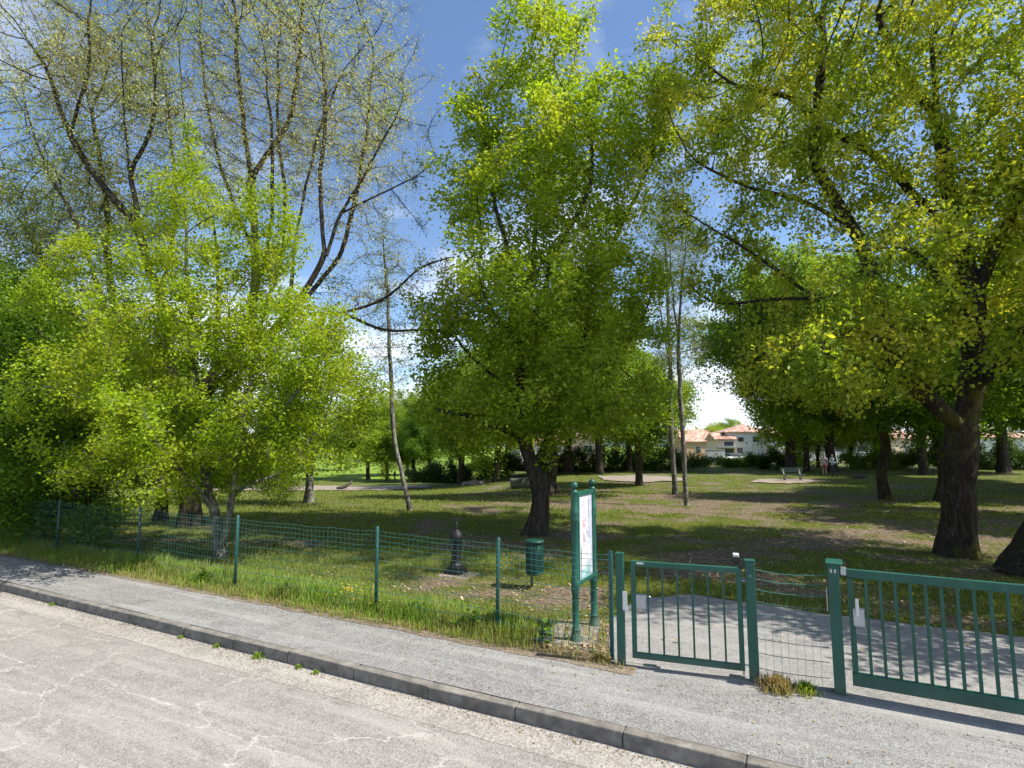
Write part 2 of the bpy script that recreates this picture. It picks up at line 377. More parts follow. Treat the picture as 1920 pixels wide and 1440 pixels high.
def strip(name, d0, d1, z, mat, a0=-60, a1=60, jag=0, step=.1, seed=1, skirt=None):
    rr = random.Random(seed); n_ = int((a1-a0)/step); V = []; F = []
    for i in range(n_+1):
        a = a0 + i*step
        j = jag*(mn.noise(Vector((a*.9, seed, 0))) + .5*mn.noise(Vector((a*4, seed, 0))) + .2*rr.uniform(-1, 1))
        V += [road(a, d0 + (jag*.8*mn.noise(Vector((a*1.7, seed+20, 0))) if name == 'soil_edge' else 0), z), road(a, d1+j, z)]
        if i: k = 2*i; F.append((k-2, k, k+1, k-1))
    return tag(link(name, np_mesh(name, [tuple(v) for v in V], np.array(F), mat)), kind='structure')
strip('road', -14, -.30, -.12, M['road'], -80, 60, step=.5)
strip('gutter', .02, -.42, -.1175, M['gutter'], -60, 40, jag=.03, seed=6)
strip('pavement', .10, 1.28, .014, M['gravel'], -60, 45, jag=.07, seed=4)
M['soil'] = asphaltmat('soil', (.15, .115, .08), (.27, .22, .16), None, gravel=45)
strip('soil_edge', 1.17, 1.42, .019, M['soil'], -40, 2.4, jag=.13, seed=9)
# opposite verge behind the camera
strip('verge', -40, -14, -.02, M['ground'], -80, 60, step=1)
# kerb of single stones
kb = MB(); rr = random.Random(5); a = -32.0
while a < 16:
    L = .98 + rr.uniform(-.03, .04)
    p = road(a + L/2, .06 + rr.uniform(-.006, .006), -.06 + rr.uniform(-.006, .004))
    kb.box(p, (L-.007, .13, .14), math.atan2(U.y, U.x) + rr.uniform(-.006, .006), bev=.010)
    a += L
for v in kb.bm.verts:
    if v.co.z > -.02: v.co += Vector((mn.noise(v.co*7), mn.noise(v.co*7 + Vector((9, 0, 0))), mn.noise(v.co*6)))*.012
tag(kb.build('kerb', M['kerb']), kind='structure')
def poly_sheet(name, pts, z, mat, jag=.05, kind='structure', follow=False):
    out = []
    for i in range(len(pts)):
        p, q = Vector(pts[i]), Vector(pts[(i+1) % len(pts)]); k = max(2, int((q-p).length/.12)) if follow is False else max(2, int((q-p).length/.6))
        for j in range(k):
            w = p.lerp(q, j/k); out.append((w.x + jag*mn.noise(Vector((w.x*3, w.y*3, 1))), w.y + jag*mn.noise(Vector((w.x*3, w.y*3, 5)))))
    bm = bmesh.new(); f = bm.faces.new([bm.verts.new((x, y, 0)) for x, y in out])
    if follow:
        bmesh.ops.triangulate(bm, faces=[f]); bmesh.ops.subdivide_edges(bm, edges=bm.edges[:], cuts=4, use_grid_fill=True)
    for v in bm.verts: v.co.z = hgt(v.co.x, v.co.y) + z
    me = bpy.data.meshes.new(name); bmesh.ops.recalc_face_normals(bm, faces=bm.faces); bm.to_mesh(me); bm.free(); me.materials.append(mat)
    return tag(link(name, me), kind=kind)
bmp = [(1.08, 6.45), (1.2, 7.4), (1.45, 8.3), (2.0, 9.15), (2.9, 9.3), (3.9, 8.75), (5.2, 8.1), (7.2, 7.2), (10, 5.8), (15, 3.2), (13, -.4), (7.0, 3.2), (3.4, 4.95)]
def near_sheet(name, pts, mat, z):
    # dense grid clipped by a polygon, follows the ground
    from mathutils.geometry import tessellate_polygon
    out = []
    for i in range(len(pts)):
        p, q = Vector(pts[i]), Vector(pts[(i+1) % len(pts)]); k = max(2, int((q-p).length/.15))
        for j in range(k):
            w = p.lerp(q, j/k); out.append((w.x + .06*mn.noise(Vector((w.x*3, w.y*3, 1))), w.y + .06*mn.noise(Vector((w.x*3, w.y*3, 5)))))
    x0, x1 = min(p[0] for p in out), max(p[0] for p in out); y0, y1 = min(p[1] for p in out), max(p[1] for p in out)
    bm = bmesh.new(); f = bm.faces.new([bm.verts.new((x, y, 0)) for x, y in out])
    for x in np.arange(x0+.31, x1, .3): bmesh.ops.bisect_plane(bm, geom=bm.faces[:]+bm.edges[:]+bm.verts[:], plane_co=(x, 0, 0), plane_no=(1, 0, 0))
    for y in np.arange(y0+.31, y1, .3): bmesh.ops.bisect_plane(bm, geom=bm.faces[:]+bm.edges[:]+bm.verts[:], plane_co=(0, y, 0), plane_no=(0, 1, 0))
    for v in bm.verts: v.co.z = hgt(v.co.x, v.co.y) + z
    me = bpy.data.meshes.new(name); bmesh.ops.recalc_face_normals(bm, faces=bm.faces); bm.to_mesh(me); bm.free(); me.materials.append(mat)
    return tag(link(name, me), kind='structure')
near_sheet('park_path', bmp, M['path'], .009)
def ground_patch(name, pxs, mat, z=.05):
    return near_sheet(name, [tuple(G(*p).xy) for p in pxs], mat, z) if False else _gp(name, pxs, mat, z)
def _gp(name, pxs, mat, z):
    pj = []
    for i in range(len(pxs)):
        a, b = Vector(pxs[i]), Vector(pxs[(i+1) % len(pxs)])
        for j in range(6): w = a.lerp(b, j/6); pj.append((w.x + 9*mn.noise(Vector((w.x*.05, w.y*.3, 2))), w.y + 2.0*mn.noise(Vector((w.x*.06, w.y*.3, 8)))))
    pts = [G(*p) for p in pj]; x0, x1 = min(p.x for p in pts), max(p.x for p in pts); y0, y1 = min(p.y for p in pts), max(p.y for p in pts)
    bm = bmesh.new(); bm.faces.new([bm.verts.new((p.x, p.y, 0)) for p in pts])
    st = max((x1-x0)/24, .5)
    for x in np.arange(x0+.1, x1, st): bmesh.ops.bisect_plane(bm, geom=bm.faces[:]+bm.edges[:]+bm.verts[:], plane_co=(x, 0, 0), plane_no=(1, 0, 0))
    for y in np.arange(y0+.1, y1, st): bmesh.ops.bisect_plane(bm, geom=bm.faces[:]+bm.edges[:]+bm.verts[:], plane_co=(0, y, 0), plane_no=(0, 1, 0))
    for v in bm.verts: v.co.z = hgt(v.co.x, v.co.y) + z
    me = bpy.data.meshes.new(name); bmesh.ops.recalc_face_normals(bm, faces=bm.faces); bm.to_mesh(me); bm.free(); me.materials.append(mat)
    return tag(link(name, me), kind='structure')
ground_patch('sandy_path', [(300, 924), (450, 921), (585, 921), (650, 921), (740, 919), (810, 914), (800, 910), (700, 913), (620, 911), (540, 914), (430, 913), (300, 916)], M['sand'], .06)
ground_patch('sandy_path', [(1130, 901), (1200, 906), (1290, 903), (1270, 895), (1190, 892), (1120, 894)], M['sand'], .06)
ground_patch('sandy_path', [(1400, 905), (1480, 909), (1540, 905), (1500, 899), (1430, 899)], M['sand'], .06)
# distant hills
hv, hf = [], []
for i in range(121):
    x = -1100 + i*2400/120
    h = 26 + 9*mn.noise(Vector((x*.004, 0, 2))) + 4*mn.noise(Vector((x*.02, 0, 2))) + 1.5*mn.noise(Vector((x*.1, 0, 2)))
    if x < 0: h *= .75
    hv += [(x, 820, -6), (x, 960, max(4, h*.8)), (x, 1050, h), (x, 1300, -6)]
    if i:
        k = 4*i
        for j in range(3): hf.append((k-4+j, k+j, k+1+j, k-3+j))
tag(link('hills', np_mesh('hills', hv, np.array(hf), M['hill'], True)), kind='structure')

# ---------------------------------------------------------------- trees
def catmull(pts, step):
    P = [Vector(p) for p in pts]; P = [P[0]*2-P[1]] + P + [P[-1]*2-P[-2]]; out = []
    for i in range(1, len(P)-2):
        a, b, c, d = P[i-1:i+3]; n = max(1, int(round((c-b).length/step)))
        for j in range(n):
            t = j/n
            out.append(.5*((2*b) + (c-a)*t + (2*a-5*b+4*c-d)*t*t + (3*b-a-3*c+d)*t**3))
    out.append(P[-2]); return out
def skeleton(seed, limbs, ells, natt, D=.25, di=2.2, dk=.45, trop=(0, 0, .12), jit=.12, maxit=90, holes=.0, hscale=.55):
    """space colonisation from hand laid limbs into the crown volume; local coordinates"""
    rng = np.random.default_rng(seed)
    pos, par, fixed = [], [], []
    for L in limbs:
        pts = catmull(L, D)
        if not pos: prev = -1
        else:
            arr = np.array(pos); prev = int(np.argmin(((arr - np.array(pts[0]))**2).sum(1))); pts = pts[1:]
        for q in pts:
            w = .03*min(1, len(pos)*.2)
            pos.append((q.x + rng.normal()*w, q.y + rng.normal()*w, q.z)); par.append(prev); prev = len(pos)-1
    nl = len(pos)
    # attractors
    wt = np.array([e[6] if len(e) > 6 else e[3]*e[4]*e[5] for e in ells], float); wt /= wt.sum()
    A = []
    for e, w in zip(ells, wt):
        m = int(natt*w); v = rng.normal(size=(m*3+10, 3)); v /= np.linalg.norm(v, axis=1)[:, None]
        rag = np.array([1 + .42*mn.noise(Vector(q)*1.7 + Vector((seed, e[0], e[2]))) + .30*mn.noise(Vector(q)*4.2 + Vector((e[1], seed, 0))) for q in v])
        v *= (rag*rng.random(len(v))**.42)[:, None]
        v = v*np.array(e[3:6]) + np.array(e[:3])
        k = 0
        for q in v:
            if q[2] < .55: continue
            if holes and mn.noise(Vector(q)*hscale + Vector((seed*3.1, 0, 0))) < -.5 + holes: continue
            A.append(q); k += 1
            if k >= m: break
    A = np.array(A)
    P = np.array(pos); par = list(par); cc = np.zeros(200000, int)
    for q in par:
        if q >= 0: cc[q] += 1
    d2 = np.full(len(A), 1e9); near = np.zeros(len(A), int)
    def upd(new, off):
        nonlocal d2, near
        for s in range(0, len(new), 256):
            b = new[s:s+256]; dd = ((A[:, None, :] - b[None])**2).sum(2); j = dd.argmin(1); v = dd[np.arange(len(A)), j]
            m = v < d2; d2[m] = v[m]; near[m] = j[m] + off + s
    upd(P, 0)
    chunks = [P]; tot = len(P); Pall = P
    trop = np.array(trop)
    for it in range(maxit):
        act = (d2 < di*di) & (d2 > dk*dk)
        if it < 12: act = (d2 < (di*2)**2) & (d2 > dk*dk)
        keep = d2 > dk*dk; A = A[keep]; d2 = d2[keep]; near = near[keep]; act = act[keep]
        if not act.any(): break
        idx = near[act]; dv = A[act]-Pall[idx]; dv /= np.linalg.norm(dv, axis=1)[:, None]
        sm = np.zeros((tot, 3)); np.add.at(sm, idx, dv); u = np.unique(idx); u = u[cc[u] < 3]
        if len(u) == 0: break
        v = sm[u]; v /= (np.linalg.norm(v, axis=1)[:, None] + 1e-6)
        # keep some inertia of the parent direction
        pp = np.array([par[k] for k in u]); din = Pall[u]-Pall[np.maximum(pp, 0)]; din /= (np.linalg.norm(din, axis=1)[:, None] + 1e-6)
        v = v + din*.35*(cc[u] == 0)[:, None] + trop + rng.normal(size=v.shape)*jit; v /= np.linalg.norm(v, axis=1)[:, None]
        new = Pall[u] + v*D
        cc[u] += 1; par += u.tolist(); Pall = np.concatenate([Pall, new]); upd(new, tot); tot += len(new)
        if tot > 30000: break
    return Pall, np.array(par), nl
def radii(P, par, rbase, rtip):
    n = len(P); cnt = np.ones(n); leaf = np.ones(n, bool); leaf[par[par >= 0]] = False; cnt[:] = leaf*1.0
    for i in range(n-1, 0, -1): cnt[par[i]] += cnt[i]
    ex = math.log(rbase/rtip)/math.log(max(cnt[0], 2))
    return rtip*np.maximum(cnt, 1)**ex, cnt, leaf
def wood_mesh(name, P, par, R, mat, seed, flare=.55, rough=.10, flare_h=.35, twigs=0, twl=.35, thr=.012):
    rng = np.random.default_rng(seed); n = len(P)
    kids = [[] for _ in range(n)]
    for i in range(n):
        if par[i] >= 0: kids[par[i]].append(i)
    V, F4, nv = [], [], 0
    stack = [(-1, 0)]
    while stack:
        p0, s = stack.pop(); ch = [s]
        while kids[ch[-1]]:
            ks = sorted(kids[ch[-1]], key=lambda k: -R[k])
            for k in ks[1:]: stack.append((ch[-1], k))
            ch.append(ks[0])
        pts = P[ch]; rs = R[ch].copy()
        if p0 >= 0: pts = np.concatenate([P[[p0]], pts]); rs = np.concatenate([[min(R[p0]*.8, rs[0]*1.15)], rs])
        if len(pts) < 2: continue
        if len(pts) > 4:   # relax the kinks of the colonised paths
            for _ in range(2): pts[1:-1] = pts[1:-1]*.5 + (pts[:-2]+pts[2:])*.25
        rs[-1] *= .4
        m = max(rs); ns = 20 if m > .15 else 9 if m > .05 else 5 if m > .02 else 3
        d = np.gradient(pts, axis=0); d /= (np.linalg.norm(d, axis=1)[:, None]+1e-9)
        ax = np.zeros(3); ax[np.argmin(np.abs(d.mean(0)))] = 1
        a = ax - d*(d@ax)[:, None]; a /= (np.linalg.norm(a, axis=1)[:, None]+1e-9); b = np.cross(d, a)
        th = np.arange(ns)*2*math.pi/ns
        ring = pts[:, None, :] + rs[:, None, None]*(np.cos(th)[None, :, None]*a[:, None, :] + np.sin(th)[None, :, None]*b[:, None, :])
        if m > .05:
            for i in range(len(pts)):
                for k in range(ns):
                    q = ring[i, k]; f = 1 + rough*mn.noise(Vector((q[0]*3, q[1]*3, q[2]*1.1))*(1.2/max(m, .2)*.35)) + rough*.5*mn.noise(Vector(q)*7)
                    if p0 < 0:
                        hz = pts[i][2]; f += flare*math.exp(-max(hz, 0)/flare_h)*(1 + .55*math.sin(th[k]*5 + seed) + .25*math.sin(th[k]*3+2*seed))
                    ring[i, k] = pts[i] + (q-pts[i])*f
        V.append(ring.reshape(-1, 3)); L = len(pts)
        i = np.arange((L-1)*ns); r, c = i//ns, i % ns; c2 = (c+1) % ns
        F4.append(nv + np.stack([r*ns+c, r*ns+c2, (r+1)*ns+c2, (r+1)*ns+c], 1)); nv += L*ns
    V = np.concatenate(V); F4 = np.concatenate(F4); Fs = [F4]
    if twigs:
        src = np.where((R < thr) & (par >= 0))[0]; s = rng.choice(src, twigs); base = P[s] - (P[s]-P[par[s]])*rng.random((twigs, 1))
        dr = P[s]-P[par[s]]; dr /= (np.linalg.norm(dr, axis=1)[:, None]+1e-9); dr = dr*.7 + rng.normal(size=dr.shape)*.55; dr /= np.linalg.norm(dr, axis=1)[:, None]
        tip = base + dr*(twl*(.4+rng.random((twigs, 1)))); o = rng.normal(size=(twigs, 3)); o = np.cross(dr, o); o /= np.linalg.norm(o, axis=1)[:, None]; o2 = np.cross(dr, o)
        w = .0045; tv = np.stack([base+o*w, base-o*w*.5+o2*w*.86, base-o*w*.5-o2*w*.86, tip], 1).reshape(-1, 3)
        k = nv + np.arange(twigs)*4; Fs.append(np.concatenate([np.stack([k, k+1, k+3], 1), np.stack([k+1, k+2, k+3], 1), np.stack([k+2, k, k+3], 1)])); V = np.concatenate([V, tv])
    return np_mesh(name, V, Fs, mat, True)
def leaves_mesh(name, P, par, R, mat, seed, count, size, spread=.16, thr=.014, up=.5, clump=6, droop=.0, wide=.62, keep=None):
    rng = np.random.default_rng(seed)
    ok = (R < thr) & (par >= 0)
    if keep is not None: ok &= keep(P)
    src = np.where(ok)[0]; nc = max(1, count//clump)
    s = rng.choice(src, nc); t = rng.random((nc, 1)); c = P[s]*t + P[par[s]]*(1-t) + rng.normal(size=(nc, 3))*spread
    c = np.repeat(c, clump, 0) + rng.normal(size=(nc*clump, 3))*size*1.3
    n = len(c); nr = rng.normal(size=(n, 3)) + np.array([0, 0, up*2]); nr /= np.linalg.norm(nr, axis=1)[:, None]
    ld = rng.normal(size=(n, 3)); ld[:, 2] -= droop; ld -= nr*(ld*nr).sum(1)[:, None]; ld /= np.linalg.norm(ld, axis=1)[:, None]
    sd = np.cross(nr, ld); L = size*(.6+.8*rng.random((n, 1)))
    V = np.stack([c, c + ld*L*.45 + sd*L*wide*.5 + nr*L*.06, c + ld*L, c + ld*L*.45 - sd*L*wide*.5 + nr*L*.06], 1)
    V[:, 2] -= nr*L*.12
    V = V.reshape(-1, 3); V[:, 2] = np.maximum(V[:, 2], .02); F = np.arange(n*4).reshape(-1, 4)
    return np_mesh(name, V, F, mat, False)
def make_tree(name, label, base, limbs, ells, seed, natt, rbase, leafm, barkm, nleaf, lsize, rtip=.006, group=None, sk={}, wd={}, lv={}, cat='tree', rot=0, lk_=0):
    base = Vector(base)
    L = [[Vector(p)-base for p in l] for l in limbs]; L[0][0] = Vector((L[0][0].x, L[0][0].y, -.12))
    Es = [(e[0]-base.x, e[1]-base.y, e[2]-base.z, *e[3:]) for e in ells]
    P, par, nl = skeleton(seed, L, Es, natt, **sk)
    R, cnt, leaf = radii(P, par, rbase, rtip)
    if lk_:
        dist = np.zeros(len(P))
        for i in range(1, nl): dist[i] = dist[par[i]] + np.linalg.norm(P[i]-P[par[i]])
        mxd = dist[:nl].max(); f = rbase*lk_*np.clip(1-dist[:nl]/mxd, .02, 1)**1.45
        R[:nl] = np.maximum(R[:nl], f)
    t = thing(name, label, cat, base, 0, group)
    link('trunk', wood_mesh('trunk', P, par, R, M[barkm], seed, **wd), t)
    link('crown', leaves_mesh('crown', P, par, R, M[leafm], seed+1, nleaf, lsize, **lv), t)
    return t
def E(px, py, Y, rx, ry, rz, w=None):
    p = W(px, py, Y); return (p.x, p.y, p.z, rx, ry, rz) + ((w,) if w else ())
def near_base(px, py): p = G(px, py); return Vector((p.x, p.y, p.z))

# young hornbeam, three stems
b = near_base(415, 1046); Y = b.y
make_tree('hornbeam_tree', 'bright yellow-green multi-stemmed young tree just behind the wire fence on the left', b,
    [[b, W(408, 1000, Y), W(402, 960, Y), W(388, 900, Y-.1), W(375, 800, Y+.3), W(360, 650, Y+.3), W(350, 480, Y), W(345, 330, Y)],
     [W(415, 1020, Y), W(424, 985, Y-.1), W(436, 930, Y-.2), W(446, 850, Y-.5), W(470, 720, Y-.6), W(500, 560, Y-.4)],
     [W(436, 930, Y-.2), W(470, 905, Y+.3), W(540, 880, Y+.9), W(600, 800, Y+1.2)],
     [W(402, 960, Y), W(375, 925, Y-.3), W(330, 870, Y-.8), W(250, 770, Y-1.2), W(200, 650, Y-1.2)],
     [W(446, 850, Y-.5), W(520, 780, Y-.9), W(600, 680, Y-1), W(640, 600, Y-.8)],
     [W(388, 900, Y), W(420, 760, Y+.6), W(430, 560, Y+1)]],
    [E(400, 690, Y, 3.0, 2.7, 2.5), E(395, 460, Y, 1.9, 1.7, 1.8), E(350, 300, Y, .75, .7, .85), E(190, 740, Y, 1.7, 1.8, 1.9), E(600, 720, Y, 1.45, 1.8, 1.75),
     E(530, 470, Y, .7, .8, 1.3), E(150, 540, Y+.4, 1.2, 1.2, 1.2), E(300, 870, Y-.4, 2.0, 1.8, .9), E(560, 850, Y, 1.5, 1.5, .6)],
    11, 5200, .125, 'leaf_hornbeam', 'bark_grey', 118000, .072, lk_=.55, rtip=.0045, sk=dict(D=.17, di=1.5, dk=.24, trop=(0, 0, .25), holes=.40, hscale=.95),
    wd=dict(flare=.3, twigs=3500, twl=.3), lv=dict(spread=.075, thr=.011, up=.7, clump=7))

# old oak with opening buds behind it
b = near_base(357, 987); Y = b.y
make_tree('budding_oak_tree', 'tall thick-trunked oak with sparse tan buds rising behind the bright young tree', b,
    [[b, W(356, 940, Y), W(345, 880, Y), W(335, 790, Y), W(325, 720, Y), W(312, 640, Y), W(300, 560, Y), W(262, 430, Y-.5), W(245, 320, Y-.6), W(232, 200, Y-.8), W(225, 60, Y-.9)],
     [W(335, 790, Y), W(400, 700, Y+.4), W(470, 600, Y+.6), W(478, 480, Y+.8), W(470, 330, Y+.8), W(450, 180, Y+.8), W(440, 20, Y+.7)],
     [W(470, 600, Y+.6), W(505, 440, Y), W(510, 300, Y-.3), W(500, 120, Y-.5)],
     [W(335, 790, Y), W(440, 690, Y-1), W(540, 590, Y-1.6), W(610, 480, Y-1.8), W(640, 400, Y-1.8), W(700, 300, Y-2), W(760, 180, Y-2)],
     [W(540, 590, Y-1.6), W(640, 585, Y-2), W(720, 560, Y-2.2), W(790, 500, Y-2.3), W(850, 480, Y-2.4)],
     [W(640, 585, Y-2), W(720, 620, Y-2), W(790, 618, Y-1.8), W(840, 622, Y-1.6)],
     [W(540, 590, Y-1.6), W(560, 420, Y-1.2), W(590, 280, Y-1), W(640, 130, Y-1)],
     [W(325, 720, Y), W(240, 650, Y-.6), W(190, 560, Y-1), W(150, 430, Y-1.5), W(80, 300, Y-1.5), W(40, 160, Y-1.8)],
     [W(300, 560, Y), W(330, 400, Y+1), W(320, 250, Y+1.2), W(300, 100, Y+1.5)],
     [W(262, 430, Y-.5), W(180, 330, Y-.5), W(130, 250, Y-.4), W(90, 130, Y)],
     [W(478, 480, Y+.8), W(420, 330, Y+1.6), W(390, 200, Y+1.8), W(375, 60, Y+2)],
     [W(470, 330, Y+.8), W(540, 230, Y+1), W(560, 120, Y+1), W(570, 0, Y+1)],
     [W(470, 600, Y+.6), W(520, 520, Y+1.4), W(535, 380, Y+1.8), W(520, 220, Y+2), W(525, 60, Y+2)],
     [W(400, 700, Y+.4), W(410, 560, Y+1.2), W(400, 420, Y+1.6), W(350, 260, Y+1.8), W(335, 80, Y+2)],
     [W(540, 590, Y-1.6), W(590, 540, Y-.6), W(640, 470, Y), W(665, 380, Y+.3), W(690, 240, Y+.5), W(700, 90, Y+.5)],
     [W(610, 480, Y-1.8), W(600, 350, Y-1.4), W(610, 200, Y-1.2), W(600, 60, Y-1)],
     [W(640, 400, Y-1.8), W(720, 360, Y-1.5), W(780, 330, Y-1.2), W(815, 300, Y-1)],
     [W(245, 320, Y-.6), W(290, 220, Y-1), W(285, 60, Y-1.2)],
     [W(130, 250, Y-.4), W(160, 150, Y-1), W(170, 20, Y-1)]],
    [E(430, 170, Y, 5.2, 3.6, 4.2), E(130, 330, Y-.5, 2.8, 2.6, 3.), E(690, 300, Y-1, 2.1, 2.4, 2.6), E(800, 540, Y-2.2, 1.3, 1.2, 1.3), E(90, 560, Y, 1.8, 1.8, 1.8),
     E(700, 560, Y-1.5, 1.4, 1.4, .9), E(640, 150, Y-.5, 2.6, 2.6, 3.0), E(440, -60, Y, 4.6, 3.4, 2.6), E(30, 60, Y, 2.6, 2.4, 2.6)],
    23, 7000, .27, 'leaf_bud', 'bark', 95000, .066, lk_=.52, rtip=.0062, sk=dict(D=.24, di=2.2, dk=.40, trop=(0, 0, .18), holes=.22), wd=dict(flare=.45, twigs=20000, twl=.5), lv=dict(spread=.20, thr=.016, up=.1, clump=6))
b = near_base(300, 976); Y = b.y
make_tree('budding_oak_tree', 'slimmer dark trunk leaning left behind the thick trunk of the budding oak', b,
    [[b, W(306, 940, Y), W(296, 880, Y), W(262, 800, Y), W(200, 740, Y), W(150, 690, Y-.4), W(100, 660, Y-.8), W(40, 640, Y-1)],
     [W(262, 800, Y), W(230, 660, Y), W(205, 520, Y), W(200, 380, Y+.4), W(170, 200, Y+.4)],
     [W(150, 690, Y-.4), W(120, 560, Y-.4), W(40, 420, Y)]],
    [E(120, 620, Y-.6, 2.6, 2.0, 1.5), E(160, 400, Y, 2.6, 2.2, 3.0), E(20, 430, Y, 2.2, 2, 2.2), E(200, 150, Y, 2.4, 2, 2.4)],
    29, 2600, .15, 'leaf_bud', 'bark', 34000, .085, rtip=.006, sk=dict(D=.24, di=2.2, dk=.42, holes=.2), wd=dict(twigs=6000, twl=.45), lv=dict(spread=.2, thr=.016, up=.1))

# dark leafy trees at the left edge
b = near_base(152, 1026); Y = b.y
make_tree('leafy_tree', 'dark green leafy tree with one straight dark stem beside the fence at the far left', b,
    [[b, W(154, 960, Y), W(150, 900, Y), W(140, 800, Y+.2), W(120, 650, Y+.4)], [W(150, 900, Y), W(90, 830, Y+.2), W(20, 780, Y+.3)], [W(154, 960, Y), W(185, 900, Y+.5), W(210, 830, Y+.6)]],
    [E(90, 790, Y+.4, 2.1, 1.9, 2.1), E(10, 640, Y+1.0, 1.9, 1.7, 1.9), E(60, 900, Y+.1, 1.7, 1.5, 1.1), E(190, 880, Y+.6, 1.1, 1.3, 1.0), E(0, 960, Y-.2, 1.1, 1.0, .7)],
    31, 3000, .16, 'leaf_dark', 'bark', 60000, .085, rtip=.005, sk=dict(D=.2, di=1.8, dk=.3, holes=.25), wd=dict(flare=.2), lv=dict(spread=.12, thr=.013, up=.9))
b = near_base(30, 1012); Y = b.y
make_tree('leafy_tree', 'shaded bushy tree cut by the left edge of the photo', b,
    [[b, W(28, 950, Y), W(20, 850, Y), W(-10, 700, Y)], [W(28, 950, Y), W(60, 880, Y), W(90, 800, Y+.4)]],
    [E(0, 800, Y+.5, 2.4, 2.2, 2.5), E(-60, 600, Y+1, 2.4, 2, 2.2), E(40, 960, Y, 1.6, 1.3, .8)],
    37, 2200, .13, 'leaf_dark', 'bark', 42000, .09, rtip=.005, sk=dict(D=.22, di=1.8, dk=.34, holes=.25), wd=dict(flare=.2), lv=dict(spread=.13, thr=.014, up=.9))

# central tree
b = near_base(1000, 1003); Y = b.y
make_tree('maple_tree', 'broad bright green tree with bent trunk in the centre of the lawn', b,
    [[b, W(1010, 975, Y), W(1017, 940, Y), W(1008, 900, Y), W(994, 862, Y), W(978, 810, Y), W(974, 740, Y), W(976, 660, Y), W(972, 590, Y), W(955, 520, Y), W(950, 450, Y), W(930, 400, Y), W(915, 300, Y), W(900, 200, Y)],
     [W(1000, 876, Y), W(1025, 830, Y+.3), W(1045, 760, Y+.6), W(1062, 700, Y+.8), W(1095, 640, Y+.8), W(1110, 560, Y+.8), W(1150, 450, Y+.6), W(1210, 330, Y+.4), W(1235, 240, Y+.2)],
     [W(976, 640, Y), W(930, 590, Y-.5), W(900, 530, Y-.8), W(902, 440, Y-1), W(890, 340, Y-1)],
     [W(976, 620, Y), W(1020, 560, Y-.5), W(1035, 480, Y-.8), W(1085, 400, Y-1), W(1110, 330, Y-1), W(1105, 220, Y-1)],
     [W(1062, 700, Y+.8), W(1120, 690, Y+.6), W(1180, 640, Y+.3), W(1215, 570, Y)],
     [W(978, 820, Y), W(930, 800, Y-.6), W(880, 780, Y-1.4), W(820, 770, Y-1.8)],
     [W(972, 590, Y), W(1000, 470, Y+.8), W(1010, 350, Y+1.2), W(1020, 220, Y+1.2)],
     [W(974, 740, Y), W(920, 700, Y+.8), W(860, 640, Y+1.2), W(830, 560, Y+1.2)]],
    [E(1020, 300, Y, 2.9, 2.6, 2.6), E(1010, 600, Y, 3.4, 3.0, 2.5), E(1030, 755, Y, 3.3, 2.9, 1.15), E(1190, 230, Y, 1.5, 1.8, 1.7), E(895, 230, Y, .9, 1.2, 1.4), E(860, 380, Y, .9, 1.3, 1.2),
     E(1160, 500, Y, 1.5, 1.8, 1.9), E(840, 650, Y+.5, 1.0, 1.5, 1.6), E(880, 770, Y, 1.6, 1.8, .9), E(1010, 100, Y, 1.7, 1.7, 1.6)],
    41, 5200, .225, 'leaf_maple', 'bark', 98000, .12, lk_=.5, rtip=.0055, sk=dict(D=.22, di=2.0, dk=.34, trop=(0, 0, .15), holes=.45, hscale=.8),
    wd=dict(flare=.65, flare_h=.45, twigs=4000), lv=dict(spread=.09, thr=.013, up=.8, clump=9))

